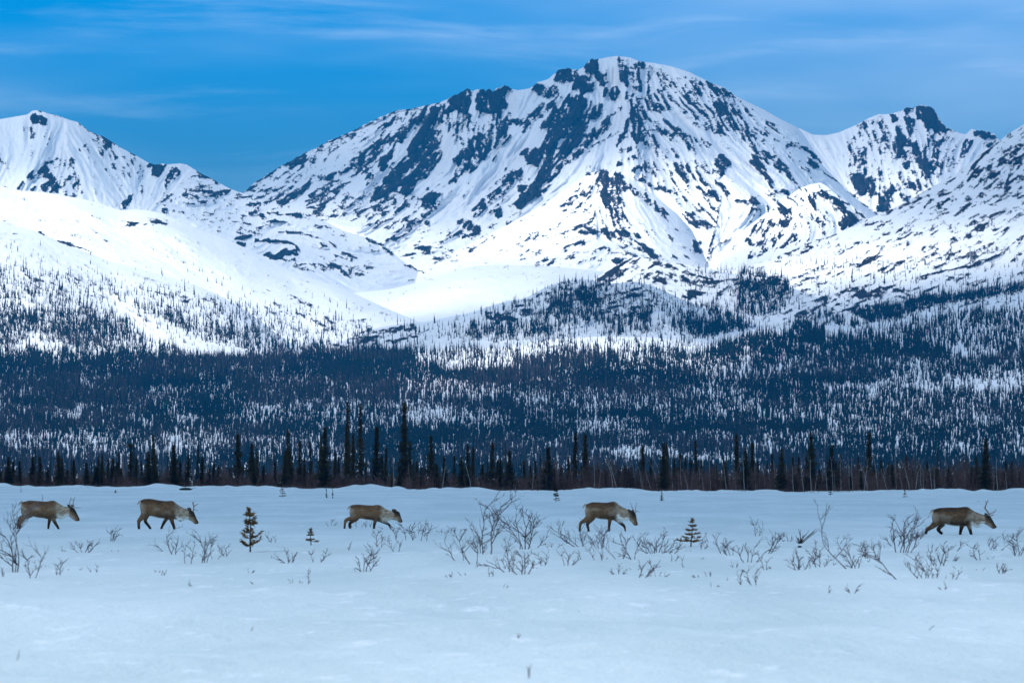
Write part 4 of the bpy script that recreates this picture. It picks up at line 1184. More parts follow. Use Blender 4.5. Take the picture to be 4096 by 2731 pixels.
# bright flecked bands
for pts, v in [([(2040,1370),(2250,1352),(2800,1362),(2870,1400),(2800,1410),(2300,1400),(2040,1430)], .20), ([(1640,1395),(2040,1385),(2050,1470),(1700,1480)], .30),
               ([(-100,1735),(400,1740),(900,1745),(950,1830),(500,1850),(0,1800)], .46), ([(640,1745),(740,1742),(740,1800),(660,1805)], .12), ([(900,1620),(1500,1600),(2048,1640),(2048,1720),(1300,1700),(900,1680)], .50),
               ([(1000,1750),(1350,1740),(1400,1850),(1000,1860)], .48), ([(1400,1630),(2100,1660),(2100,1710),(1500,1690)], .42), ([(2380,1795),(2650,1800),(2920,1825),(2900,1850),(2500,1840),(2380,1830)], .22),
               ([(2050,1560),(3000,1560),(4800,1520),(4800,1830),(3000,1800),(2050,1640)], .47), ([(2060,1660),(2400,1650),(2400,1700),(2060,1690)], .42), ([(3300,1540),(4100,1530),(4100,1570),(3300,1560)], .14),
               ([(3500,1480),(4200,1470),(4200,1530),(3600,1530)], .25), ([(2300,1700),(3000,1690),(3000,1760),(2300,1750)], .42), ([(2430,1400),(2900,1420),(4300,1440),(4300,1500),(2900,1500),(2500,1440)], .48), ([(3780,1390),(4000,1395),(4000,1430),(3800,1425)], .1),
               ([(200,1640),(330,1630),(330,1680),(200,1680)], .35), ([(560,1680),(620,1675),(620,1710),(560,1710)], .2), ([(700,1660),(810,1660),(810,1690),(700,1690)], .25), ([(1090,1470),(1180,1465),(1180,1500),(1090,1500)], .3),
               ([(1550,1540),(2050,1530),(2050,1590),(1600,1590)], .5), ([(550,1500),(900,1510),(900,1570),(600,1560)], .5)]:
    poly_into(DENS, pts, v, gx + 2.2 * (WX - gx), WY, 'set')
for pts in [[(-700,1475),(900,1455),(1700,1470),(2500,1480),(2600,1545),(1700,1530),(-700,1560)], [(2048,1650),(2600,1640),(2600,1670),(2048,1680)], [(2500,1700),(3300,1690),(3300,1720),(2600,1725)], [(-700,1560),(500,1570),(500,1620),(-700,1620)], [(1350,1720),(2100,1730),(2100,1790),(1350,1790)]]:
    poly_into(DENS, pts, .85, gx + 2.2 * (WX - gx), WY, 'set')
DENS = blur(DENS, 2)
patch = fbm(gx / 120.0, gy / 22.0, 9, 4); patch2 = fbm(gx / 14.0, gy / 24.0, 19, 3)
plain = smooth(1400, 1440, gy)
DENSF = np.clip(DENS * (1 + 0.60 * patch + (0.9 - 0.5 * plain) * patch2), 0, 1.5)


def build_forest():
    N = 0
    cell = ST * ST
    # expected overlap wanted per place, turned into trees per photo pixel
    Dg = np.interp(gy, [1100, 1200, 1420, 1660, 1925], [5600, 5000, 4500, 3550, 2500])
    hm = np.interp(gy, [1100, 1400, 1500, 1925], [4.6, 5.0, 4.1, 3.2])
    area = (0.76 * hm / 5.2 * FPX / Dg) * (hm * FPX / Dg) * 0.5
    cover = np.interp(DENSF, [0, .1, .3, .5, .8, 1.0, 1.5], [0, .12, .7, 1.7, 3.6, 5.2, 6.2])
    lam = cover / area * cell
    k = rng.poisson(lam)
    iy, ix = np.nonzero(k)
    rep = k[iy, ix]
    px = np.repeat(X0 + ix * ST, rep) + rng.uniform(0, ST, rep.sum())
    py = np.repeat(Y0 + iy * ST, rep) + rng.uniform(0, ST, rep.sum())
    hm_ = np.repeat(hm[iy, ix], rep)
    D = np.zeros(len(px)); found = np.zeros(len(px), bool)
    for L in LAYERS[:6]:
        m = (~found) & (px >= L['x0']) & (px <= L['x1']) & (py >= L['cr'](px)) & (py <= L['ba'](px))
        if m.any():
            D[m] = layerD(L, px[m], py[m]); found |= m
    px, py, D, hm_ = px[found], py[found], D[found], hm_[found]
    x, y, z = P(px, py, D)
    # the flat ground between the treeline and the rising plain
    nf = 1700
    yf = 1000 + 1470 * rng.random(nf) ** 1.3
    xf = (rng.uniform(-500, 4600, nf) - 2048) / FPX * yf
    x = np.concatenate([x, xf]); y = np.concatenate([y, yf]); z = np.concatenate([z, snow_z(xf, yf)]); hm_ = np.concatenate([hm_, 3.3 + 0.9 * np.clip(yf / 1000 - 1, 0, 1.2)])
    n = len(x)
    print('forest trees', n)
    h = hm_ * rng.lognormal(-0.05, 0.42, n)
    h = np.clip(h, 1.5, 13)
    r = (0.17 + 0.058 * h) * rng.uniform(0.65, 1.25, n)
    # template: four ragged tiers
    tv = []; tt = []
    for t, (z0, z1, rr) in enumerate([(0.04, 0.52, 1.0), (0.26, 0.72, .78), (0.50, 0.88, .52), (0.72, 1.0, .33)]):
        b = len(tv)
        for q in range(4):
            a = q * math.pi / 2 + t * 0.7
            tv.append((math.cos(a) * rr, math.sin(a) * rr, z0))
        tv.append((0, 0, z1))
        for q in range(4): tt.append((b + q, b + (q + 1) % 4, b + 4))
    tv = np.array(tv); tt = np.array(tt)
    rot = rng.uniform(0, 6.28, n)
    c, s_ = np.cos(rot), np.sin(rot)
    jit = rng.uniform(0.6, 1.3, (n, len(tv)))
    lx = rng.normal(0, .02, n)
    X = x[:, None] + (tv[None, :, 0] * c[:, None] - tv[None, :, 1] * s_[:, None]) * r[:, None] * jit + lx[:, None] * h[:, None] * tv[None, :, 2]
    Yv = y[:, None] + (tv[None, :, 0] * s_[:, None] + tv[None, :, 1] * c[:, None]) * r[:, None] * jit
    Zv = z[:, None] - 0.3 + tv[None, :, 2] * h[:, None]
    V = np.stack([X, Yv, Zv], -1).reshape(-1, 3)
    T = (tt[None] + (np.arange(n) * len(tv))[:, None, None]).reshape(-1, 3)
    sx, sy = toscreen(x, y, z)
    lf = smooth(0.1, 0.45, fbm(sx / 420.0 + 5, sy / 60.0, 88, 3) + 0.25 * (sx < 2400) - 0.25 * (sy < 1400)) * (rng.random(n) < .55) * rng.uniform(.15, .6, n)
    me = make_mesh('distant_forest', V, None, T, M['forest'], False, {'leafless': np.repeat(lf, len(tv))})
    tag(link('distant_forest', me), 'dense far spruce forest covering the plain and the lower hills', 'forest', None, 'stuff')


build_forest()

# ------------------------------------------------------------------ brush under the treeline
def build_brush():
    g = np.random.default_rng(71)
    VV = []; n0 = 0; TT = []

    def blades(p, d, l, w, bx):
        """bent tapering stems, three faces each; p, d: (n,3)"""
        nonlocal n0
        n = len(p)
        rnd = g.uniform(-1, 1, (n, 3)); rnd[:, 2] = .1
        side = np.cross(d, rnd); side /= np.linalg.norm(side, axis=1, keepdims=True); side *= w[:, None]
        p1 = p + d * (l * .5)[:, None]
        p2 = p + d * l[:, None] + np.stack([bx, 0 * bx, -np.abs(bx) * .4], 1) * l[:, None]
        V = np.stack([p - side, p + side, p1 - side * .7, p1 + side * .7, p2], 1)
        base = n0 + np.arange(n)[:, None] * 5
        for t in ((0, 1, 3), (0, 3, 2), (2, 3, 4)): TT.append(base + np.array(t)[None])
        VV.append(V.reshape(-1, 3)); n0 += n * 5

    def unit(a): return a / np.linalg.norm(a, axis=1, keepdims=True)
    N = 30000
    D = 643 + 95 * g.random(N) ** 1.5
    X = g.uniform(-500, 4600, N)
    wx = (X - 2048) / FPX * D
    hm = np.interp(X, [-500, 500, 1100, 1800, 2300, 4600], [1.7, 1.7, 2.0, 2.5, 3.3, 3.4]) * (0.50 + 0.85 * vnoise(X / 110.0, D / 30.0, 8))
    h = hm * g.uniform(.25, 1.1, N)
    p = np.stack([wx, D, snow_z(wx, D) - .1], 1)
    d = unit(np.stack([g.uniform(-.22, .14, N), g.uniform(-.2, .2, N), np.ones(N)], 1))
    blades(p, d, h, g.uniform(.018, .036, N), g.uniform(-.12, .06, N))
    for j in range(7):
        t = g.uniform(.15, .95, N)
        pp = p + d * (h * t)[:, None]
        dd = unit(np.stack([d[:, 0] + g.uniform(-.7, .7, N), g.uniform(-.6, .6, N), g.uniform(.35, 1, N)], 1))
        blades(pp, dd, h * g.uniform(.14, .34, N), g.uniform(.012, .024, N), g.uniform(-.1, .1, N))
    # low reddish heath along the drift
    N = 12000
    D = 630 + 20 * g.random(N); X = g.uniform(-400, 4500, N)
    k = vnoise(X / 40.0, X * 0 + 3.0, 12) > .3; D = D[k]; X = X[k]; N = len(X)
    wx = (X - 2048) / FPX * D
    d = unit(np.stack([g.uniform(-.8, .8, N), g.uniform(-.4, .4, N), np.ones(N)], 1))
    blades(np.stack([wx, D, snow_z(wx, D) - .05], 1), d, g.uniform(.15, .7, N), np.full(N, .016), g.uniform(-.3, .3, N))
    me = make_mesh('brush_thicket', np.concatenate(VV), None, np.concatenate(TT), M['brush'])
    tag(link('brush_thicket', me), 'leafless brown brush filling the treeline below the spruces', 'brush', None, 'stuff')


build_brush()

# pale bare birches leaning in the brush
def birch_mesh(seed, h):
    q = random.Random(seed); mb = MB()
    bend = q.uniform(-.32, .06) * h; k = 8
    t = np.linspace(0, 1, k)
    px_ = bend * t ** q.uniform(1.2, 2.4) + np.cumsum([q.uniform(-.05, .05) for _ in range(k)])
    pz_ = h * (t - .10 * abs(bend) / h * t ** 3)
    py_ = np.cumsum([q.uniform(-.05, .05) for _ in range(k)])
    pts = np.stack([px_, py_, pz_], 1)
    mb.tube(pts, 0.05 * (1 - .7 * t), 4)
    for j in range(6):
        i = q.randint(3, k - 2); l = q.uniform(.25, .8)
        d = np.array([q.uniform(-1, .6), q.uniform(-.4, .4), q.uniform(.4, 1)]); d /= np.linalg.norm(d)
        s = np.linspace(0, 1, 4)[:, None]
        mb.tube(pts[i] + d * l * s + np.array([0, 0, -.12]) * s ** 2, 0.016 * (1 - .6 * s[:, 0]), 3)
    return mb.mesh('birch_sapling', M['birch'], True)


BM = [birch_mesh(500 + i, 3.9) for i in range(12)]
BX = [1575, 1640, 1770, 1885, 2130, 2290] + [2380 + i * 22 + R.uniform(-9, 9) for i in range(78)]
BX = [b for b in BX if b < 4090]
srtb = sorted(BX)
for i, x_ in enumerate(srtb):
    D = R.uniform(640, 650)
    wx = (x_ - 2048) / FPX * D
    o = bpy.data.objects.new('birch_sapling', BM[R.randrange(12)])
    COL.objects.link(o)
    o.location = (wx, D, float(snow_z(wx, D)) - 0.15)
    s = R.uniform(.55, 1.1)
    o.scale = (s * R.choice([1, 1, 1, -1]), s, s)
    if i < 6:
        l = ['lone pale birch stem right of the tallest spruce', 'thin pale birch stem, second right of the tallest spruce', 'pale birch stem in the brush left of the picture centre', 'tall pale curved birch just left of the picture centre', 'pale forked birch just right of the picture centre', 'pale birch stem at the foot of the pair of columnar spruces'][i]
        tag(o, l, 'birch', 'pale leaning birches in the treeline')
    else:
        tag(o, 'pale thin birch stem leaning left in the brush right of centre', 'birch', 'pale leaning birches in the treeline')

# ------------------------------------------------------------------ shrubs in the snow
def shrub(px, py, hpx, wpx, seed, kind, lean=0.0, dens=1.0, mat='twig', name='willow_shrub'):
    """px, py: foot in the photo; hpx, wpx: height and spread in photo pixels"""
    q = random.Random(seed)
    x, y, z = hit_snow(px, py)
    m = y / FPX
    H = hpx * m; W = wpx * m
    mb = MB()
    if hpx < 170: H *= 0.86
    r0 = 0.0074 + 0.0056 * min(1.5, H)
    def branch(p, d, l, r, lev):
        k = max(3, int(l / 0.09) + 2)
        pts = [Vector(p)]; dd = Vector(d)
        for i in range(k - 1):
            dd = (dd + Vector((q.uniform(-.26, .26), q.uniform(-.22, .22), q.uniform(-.10, .20)))).normalized()
            pts.append(pts[-1] + dd * (l / (k - 1)))
        t = np.linspace(0, 1, k)
        mb.tube([tuple(v) for v in pts], r * (1 - .55 * t), 4)
        if lev < 3:
            n = int(q.choice([3, 3, 4, 5]) * (1.2 if lev == 0 else .72) * dens + .5)
            if l < .12: n = 1
            for j in range(n):
                i = q.randint(max(1, int(k * .28)), k - 1)
                a = q.choice([-1, 1]) * q.uniform(.3, .95)
                nd = Vector((dd.x * math.cos(a) + dd.z * math.sin(a), dd.y + q.uniform(-.5, .5), -dd.x * math.sin(a) + dd.z * math.cos(a)))
                nd.z = nd.z * .8 + .25
                branch(pts[i], nd.normalized(), l * q.uniform(.28, .58), r * .66, lev + 1)
    if kind == 'v': ns = 2
    elif kind == 's': ns = 1
    elif kind == 't': ns = 2
    else: ns = max(3, int(3 + W / 0.22 * .55))
    ns = min(ns, 9)
    for i in range(ns):
        f = 0 if ns == 1 else (i / (ns - 1) - .5) * 2
        f += q.uniform(-.16, .16)
        tip = (lean * H + f * W * .5, H * (1 - .35 * abs(f) * (kind == 'b')) * q.uniform(.8, 1.0))
        fx = f * W * (.13 if kind != 'l' else .38)
        dx, dz = tip[0] - fx, tip[1]
        l = math.hypot(dx, dz) * (0.88 if kind != 's' else .95)
        branch((fx, q.uniform(-.1, .1) * W, -0.05), Vector((dx, q.uniform(-.3, .3) * l, dz)).normalized(), l, r0 * q.uniform(.8, 1.25), 0 if kind != 't' else 2)
    me = mb.mesh(name, M[mat], True)
    return link(name, me, None, (x, y, z))


def SZ(off, lst):
    return [(off + t[0] / 2.297, 1900 + t[1] / 2.297, t[2] / 2.297, t[3] / 2.297) + tuple(t[4:]) for t in lst]


# foot x, foot y, height, spread (zoomed pixels), kind, lean, label
SH = SZ(0, [
 (135,890,700,150,'b',-.03,'tall thin grey willow at the left picture edge, reaching above the first caribou\'s hind legs'), (300,945,300,150,'v',.22,'forked willow leaning right, beside the tall willow at the left edge'), (30,930,120,50,'t',0,''),
 (765,710,190,200,'b',.05,'spiky dark willow clump below and right of the first caribou'), (1030,610,230,110,'b',.05,'slender pale willow between the first and second caribou'), (530,920,180,90,'v',.35,'short slanting willow under the first caribou, leaning right'),
 (680,870,50,120,'t',.3,''), (860,890,95,110,'t',0,''), (600,700,60,50,'t',-.5,''), (1605,730,300,90,'v',-.33,'twin-stemmed willow leaning left below the second caribou'), (1510,700,150,70,'s',-.45,'single dark willow stem left of the twin-stemmed one'),
 (1730,815,250,170,'v',.0,'Y-shaped willow left of the leaning willow sheaf'), (1870,805,380,150,'b',.32,'willow sheaf leaning right toward the golden sapling'), (2080,750,160,70,'v',-.2,'thin willow at the foot of the golden sapling, left side'), (1970,770,90,100,'t',.3,''),
 (1440,890,70,50,'t',0,''),(1490,920,80,50,'t',.3,''),(1770,1020,90,40,'t',-.4,''),(430,840,40,30,'t',0,''),(1060,870,30,30,'t',0,''),(1055,700,50,70,'t',0,''),(2290,900,90,60,'t',.2,''),(1240,610,20,50,'t',0,''),(2320,1000,70,30,'t',0,'')])
SH += SZ(1024, [
 (690,465,80,90,'b',0,'low willow tuft just behind the third caribou\'s hind hoof'), (960,480,90,230,'l',0,'low willow clump behind the legs of the third caribou'), (1430,600,185,390,'l',.05,'wide tangled willow in front of the third caribou\'s nose'), (1480,540,130,280,'b',.15,'dark dense willow core of the wide tangle in front of the third caribou'),
 (1200,495,45,120,'t',0,''), (1715,530,60,100,'b',0,'small willow tuft between the wide tangle and the tall forked willow'), (1850,535,80,180,'l',.1,'low willow run left of the tall forked willow'), (165,620,95,100,'v',-.5,'thin willow twig right of the golden sapling, leaning left'),
 (290,810,150,60,'v',-.3,'short willow between the golden sapling and the tiny spruce, leaning left'), (330,800,140,60,'b',0,'short upright willow pair left of the tiny spruce'), (560,800,140,170,'v',.1,'open forked willow below the tiny spruce'), (480,1000,150,30,'s',.05,'single stout grey willow stub in the left foreground snow'),
 (330,990,80,30,'t',-.1,''),(410,990,80,30,'t',.1,''),(225,800,30,40,'t',.4,''),(150,760,60,30,'t',0,''),(1005,885,310,230,'b',0,'bushy dark willow standing alone below the third caribou'), (940,890,60,60,'t',-.4,''), (1130,665,185,120,'v',-.1,'curly reddish willow under the third caribou\'s chest','redtwig'),
 (1290,705,170,140,'v',-.1,'Y-shaped willow under the third caribou\'s head'), (845,690,100,35,'s',.1,''), (2115,725,590,250,'v',0,'tallest willow of the field, forked like a wine glass, left of centre'), (2065,715,310,120,'b',-.1,'dense willow tuft at the foot of the wine-glass willow'), (2005,815,340,180,'v',-.3,'tall crooked willow left of the wine-glass willow'),
 (1880,785,220,230,'v',-.6,'willow sprawling left below the low willow run'), (1775,940,90,60,'v',-.05,''), (1920,920,70,40,'t',-.5,''), (2325,890,330,200,'b',-.1,'broad bushy willow right of the wine-glass willow'), (2280,860,150,160,'v',-.7,'willow branches reaching left beside the broad bushy willow'),
 (2280,1035,90,50,'t',.2,''),(2200,1010,40,30,'t',-.2,''),(795,855,30,40,'t',-.3,''),(1390,870,30,30,'t',0,''),(720,980,20,30,'t',0,''),(2160,930,130,60,'t',0,''),(1560,560,60,40,'t',0,''),(1960,610,40,40,'t',0,'')])
SH += SZ(2048, [
 (100,910,300,270,'b',0,'large fan-shaped willow in the centre foreground'), (110,680,530,230,'b',-.05,'very tall thin willow just right of the picture centre'), (195,665,240,200,'v',.2,'wide forked willow right of the very tall thin one'), (510,830,220,190,'b',0,'spreading willow below the fourth caribou\'s rear hoof'),
 (640,655,290,260,'b',-.6,'dark willow tangle leaning left behind the fourth caribou\'s hind legs'), (370,665,85,130,'b',.1,'reddish-brown leafy clump left of the fourth caribou','redtwig'), (810,675,300,190,'b',0,'willow fan between the hind and front legs of the fourth caribou'), (735,640,100,60,'b',0,'short willow under the fourth caribou\'s belly'),
 (800,785,130,140,'v',-.5,'small willow leaning left under the fourth caribou'), (650,775,110,40,'s',-.4,''), (990,770,320,200,'v',-.1,'willow with looping branches under the fourth caribou\'s front legs'), (1110,775,290,90,'v',-.1,'upright willow just ahead of the fourth caribou\'s front hoof'), (980,910,140,140,'b',0,'dark low willow bush below the fourth caribou'),
 (1290,720,190,200,'b',-.55,'willow leaning left under the fourth caribou\'s head'), (1340,710,250,200,'b',.15,'tall spread willow ahead of the fourth caribou'), (1390,720,120,260,'l',.6,'low willow arm reaching right toward the dark small spruce'), (1185,940,220,170,'v',.35,'V-shaped willow in the foreground right of centre'), (1350,930,80,140,'b',.3,'low slanting willow right of the V-shaped one'),
 (1120,870,60,90,'t',.3,''),(1575,850,110,30,'s',0,''),(1480,790,120,60,'t',.2,''),(1750,680,140,90,'v',.0,'small willow right of the dark small spruce'),(1745,775,40,25,'t',.3,''),(1940,720,210,100,'v',-.3,'willow left of the spiky dark willow on the right'),(2005,735,200,120,'b',0,'spiky dark willow standing midway between the small spruce and fifth caribou'),
 (2180,800,260,260,'b',.1,'bushy willow spreading right of the spiky dark willow'),(2050,850,110,60,'t',0,''),(2330,870,140,60,'v',-.1,''),(2255,560,150,110,'v',-.1,'small far willow left of the fifth caribou, high on the snow'),(2230,1010,230,90,'v',-.25,'tall bent willow stub in the right foreground'),(2110,1010,150,30,'s',-.35,'slanting willow stub left of the tall bent stub'),
 (1850,1025,80,90,'v',0,''),(1700,1030,40,30,'t',-.2,''),(1710,940,90,50,'t',-.4,''),(1800,930,90,60,'t',.3,''),(1975,965,60,25,'t',.1,''),(850,770,60,40,'t',0,''),(210,860,40,30,'t',0,''),(325,890,25,25,'t',0,''),(285,830,160,80,'v',-.1,'small crooked willow right of the large centre fan'),(0,890,40,20,'t',0,''),(850,905,20,25,'t',0,''),(1240,775,30,30,'t',0,''),(1620,700,30,40,'t',.3,'')])
SH += SZ(3072, [
 (5,720,260,60,'v',.3,'tall slanting willow left of the leafy dark tuft on the right'), (180,610,95,90,'b',0,'dark little willow tuft right of the slanting willow'), (290,870,220,230,'b',-.1,'fan willow below the dark little tuft'), (475,845,210,170,'b',.1,'dense willow right of the fan willow'), (405,820,240,40,'s',.1,'single thin willow stem left of the long leaning branch'),
 (740,860,440,60,'s',-.82,'long bare branch leaning far left, left of the fifth caribou'), (805,855,350,150,'b',-.02,'upright bushy willow at the foot of the long leaning branch'), (650,630,100,60,'v',.1,''), (920,765,180,80,'v',-.4,'willow leaning left, right of the upright bushy one'), (1200,955,310,60,'s',-.9,'long low branch rising to the left in the right foreground'),
 (1225,710,470,300,'b',.05,'tallest willow on the right, spreading just behind the fifth caribou'), (1170,650,170,140,'b',-.2,'dark willow tuft left of the tallest right-hand willow'), (1060,665,65,60,'v',-.2,''), (1290,715,320,90,'v',.45,'willow leaning right toward the fifth caribou\'s hind hoof'), (1370,590,120,120,'b',.2,'curly dark willow right under the fifth caribou\'s hind hoof'),
 (1570,830,290,220,'b',0,'full willow below the fifth caribou\'s belly'), (1440,945,300,250,'b',-.25,'wide willow in the right foreground, leaning left'), (1530,945,120,80,'v',.1,'short willow beside the wide foreground willow'), (1620,700,110,240,'l',.7,'arched willow branch under the fifth caribou\'s front legs'), (1945,780,180,60,'v',-.45,'willow leaning left below the fifth caribou\'s head'),
 (1690,790,90,100,'b',.1,'low willow tuft below the arched branch'), (1750,860,60,60,'t',0,''),(1940,875,50,80,'t',.3,''),(2145,905,190,80,'b',0,'upright dark willow near the right edge'), (2090,690,150,190,'b',-.1,'spreading willow between the fifth caribou and the right edge'), (2290,740,330,190,'b',0,'big tangled willow at the right picture edge'), (2200,600,120,120,'v',.2,'high willow twigs left of the big tangled edge willow'),
 (1700,955,110,50,'v',.2,''),(1620,950,60,50,'t',0,''),(560,1085,100,35,'s',.05,''),(775,1085,120,100,'v',.0,'hooked willow stub in the right foreground snow'),(730,1110,40,25,'t',.2,''),(1625,1050,100,50,'t',-.4,''),(60,960,30,120,'t',.6,''),(20,860,70,30,'t',0,''),(2050,770,60,60,'t',-.2,''),(1500,700,90,60,'t',0,''),(560,830,60,120,'t',.8,''),(880,800,50,110,'t',.8,''),(340,860,40,100,'t',.7,''),
 (1925,245,20,25,'t',.3,''),(440,170,25,50,'t',0,'')])
SH += [(985,2525,32,30,'s',1.0,''),(55,2640,55,20,'s',.6,''),(780,2418,26,20,'t',0,''),(2060,2550,50,30,'s',.5,''),(3705,2520,42,20,'s',.7,''),(2462,2586,16,18,'t',.4,''),(2108,2710,80,14,'s',.3,''),(2320,2443,22,10,'s',0,''),(3010,2440,10,14,'t',.3,''),(3940,2400,22,24,'t',.4,''),(1650,2545,18,70,'s',2.0,''),(765,2345,22,18,'t',0,''),
       (905,1955,14,10,'t',0,''),(300,1968,16,24,'t',0,''),(2085,1985,20,26,'t',.2,''),(340,1950,14,50,'t',.2,'')]
SHRUB_G = 'bare willow shrubs poking through the snow'
small = sorted([t for t in SH if not t[6]], key=lambda t: t[0])
sm_i = {id(t): i for i, t in enumerate(small)}
FRONT = [t for t in small if t[1] >= 2290]; BACKT = [t for t in small if t[1] < 2290]


def ordinal(i):
    names = ['first', 'second', 'third', 'fourth', 'fifth', 'sixth', 'seventh', 'eighth', 'ninth', 'tenth']
    if i < 10: return names[i]
    n = i + 1
    return '%d%s' % (n, 'th' if 10 <= n % 100 <= 20 else {1: 'st', 2: 'nd', 3: 'rd'}.get(n % 10, 'th'))


for i, t in enumerate(SH):
    px, py, hp, wp, kd, ln, lb = t[:7]
    mat = t[7] if len(t) > 7 else 'twig'
    if not lb:
        grp = FRONT if t in FRONT else BACKT
        where = 'open foreground snow' if grp is FRONT else 'shrub belt'
        lb = 'tiny bare twig in the %s, %s twig from the left there' % (where, ordinal(grp.index(t)))
        o = shrub(px, py, hp, wp, 900 + i, kd, ln, .8, mat, 'bare_twig')
        tag(o, lb, 'twig', 'tiny twigs in the snow')
    else:
        o = shrub(px, py, hp, wp, 900 + i, kd, ln, 1.15, mat)
        tag(o, lb, 'shrub', SHRUB_G)

# ------------------------------------------------------------------ young spruces out on the snow
def sapling(px, py, hpx, wpx, label, needle='goldneedle', seed=1, whorls=6, sparse=1.0, stemtop=0.0, up=.5, droop=0.0, name='spruce_sapling', group='young spruces out on the snow'):
    q = random.Random(seed)
    x, y, z = hit_snow(px, py)
    m = y / FPX; H = hpx * m; W = wpx * m * .5
    root = bpy.data.objects.new(name, None); COL.objects.link(root); root.location = (x, y, z)
    mb = MB()
    k = np.linspace(0, 1, 7)
    wob = np.cumsum([q.uniform(-.012, .012) for _ in range(7)]) * H * 2
    mb.tube(np.stack([wob, wob * 0, -0.06 + (H + .06) * k], 1), (0.012 + .011 * H) * (1 - .75 * k) * (1 if H < 2 else .8), 6)
    V = []; T = []
    for w_ in range(whorls):
        f = (w_ + .6 + q.uniform(-.15, .15)) / (whorls + .2)
        zz_ = H * (0.10 + .86 * f)
        L = W * (1 - f) ** .8 * q.uniform(.75, 1.1) + .03 * H
        nb = q.randint(5, 7)
        for j in range(nb):
            if q.random() > sparse: continue
            a = j * 6.283 / nb + q.uniform(-.3, .3)
            l = L * q.uniform(.45, 1.25)
            zz0 = zz_; zz_ = zz0 + q.uniform(-.035, .035) * H
            pts = []
            for i in range(5):
                t = i / 4
                pts.append((np.interp(zz_ / H, k, wob) + math.cos(a) * l * t, math.sin(a) * l * t, zz_ + l * (up * t * t - .25 * t) - droop * l * t))
            mb.tube(pts, np.linspace(.010, .004, 5) * (0.6 + H * .35), 3)
            nn = int(30 * (l / max(W, .01)) * (1 if needle else 0)) + 5
            for s_ in range(nn if needle else 0):
                t = q.uniform(.22, 1.05); i0 = min(3, int(t * 4)); ft = t * 4 - i0
                c = [pts[i0][u] + (pts[min(4, i0 + 1)][u] - pts[i0][u]) * ft for u in range(3)]
                sz = (.028 + .03 * H) * q.uniform(.6, 1.2)
                n = len(V)
                dirv = Vector((math.cos(a) + q.uniform(-.9, .9), math.sin(a) + q.uniform(-.9, .9), q.uniform(-.3, .8))).normalized() * sz * 1.7
                sd = Vector((q.uniform(-1, 1), q.uniform(-1, 1), q.uniform(-1, 1))).normalized() * sz * .42
                V.extend([(c[0] - sd.x, c[1] - sd.y, c[2] - sd.z), (c[0] + sd.x, c[1] + sd.y, c[2] + sd.z), (c[0] + dirv.x, c[1] + dirv.y, c[2] + dirv.z)])
                T.append((n, n + 1, n + 2))
    for s_ in range(40 if needle else 0):
        n = len(V); c = Vector((wob[-1], 0, H * q.uniform(.86, 1.0))); sz = .03 + .03 * H
        dv = Vector((q.uniform(-1, 1), q.uniform(-1, 1), q.uniform(.1, 1.2))).normalized() * sz * 1.6; sd = Vector((q.uniform(-1, 1), q.uniform(-1, 1), q.uniform(-1, 1))).normalized() * sz * .4
        V.extend([tuple(c - sd), tuple(c + sd), tuple(c + dv)]); T.append((n, n + 1, n + 2))
    link('trunk', mb.mesh('trunk', M['bark'], True), root)
    if V: link('crown', make_mesh('crown', V, None, T, M[needle]), root)
    tag(root, label, 'young spruce', group)
    return root


sapling(1003, 2207, 172, 98, 'knee-high golden-brown spruce sapling ahead of the second caribou', 'goldneedle', 3, 6, .85, up=.75)
sapling(1246, 2180, 64, 54, 'tiny tiered olive spruce sapling between the second and third caribou', 'goldneedle', 4, 4, 1.0, up=.2)
sapling(2762, 2186, 112, 92, 'small brown-green spruce sapling ahead of the fourth caribou', 'goldneedle', 5, 6, .72, up=.35)
sapling(83, 1970, 40, 12, 'thin bare sapling stem on the drift at the far left', None, 6, 4, .5)
sapling(1130, 1988, 42, 44, 'small spruce sapling on the drift above and left of the third caribou', 'goldneedle', 7, 4, .9, up=.2)
sapling(1306, 1991, 46, 14, 'dead bent sapling on the drift, left one of two', None, 8, 9, .8, droop=1.2, up=0)
sapling(1331, 1994, 48, 14, 'dead bent sapling on the drift, right one of two', None, 9, 9, .8, droop=1.2, up=0)
sapling(2224, 2007, 56, 26, 'thin ragged spruce sapling on the drift left of the fourth caribou', 'greenneedle', 10, 7, .6, droop=.2)
sapling(2646, 2002, 42, 44, 'dead drooping spruce on the drift right of the fourth caribou', None, 11, 8, 1.0, droop=1.4, up=0)
sapling(3321, 1982, 34, 20, 'tiny green spruce on the drift, left of the two on the right', 'greenneedle', 12, 4, 1.0, up=.1)
sapling(3619, 1989, 30, 20, 'tiny green spruce on the drift, right of the two on the right', 'goldneedle', 13, 4, .9, up=.1)
sapling(462, 1972, 12, 12, 'very small brown sapling on the snow above the second caribou', 'goldneedle', 14, 3, 1.0, up=.1)


def log_at(px, py, wpx, hpx, label):
    x, y, z = hit_snow(px, py); m = y / FPX
    q = random.Random(int(px)); mb = MB()
    k = np.linspace(-1, 1, 9)
    mb.tube(np.stack([k * wpx * m * .5, .15 * k, 0.45 * hpx * m * (1 - .25 * k * k)], 1), hpx * m * .5 * (1 - .65 * np.abs(k) ** 2.2), 8)
    for j in range(14):
        a = q.uniform(-.4, 1); p = np.array([a * wpx * m * .6, 0, .1]); d = np.array([q.uniform(-.2, 1), q.uniform(-.3, .3), q.uniform(.1, .8)])
        s_ = np.linspace(0, 1, 3)[:, None]
        mb.tube(p + d * .45 * s_, .014 * (1 - .6 * s_[:, 0]), 3)
    o = link('fallen_trunk', mb.mesh('fallen_trunk', M['bark'], True), None, (x, y, z))
    tag(o, label, 'fallen trunk')


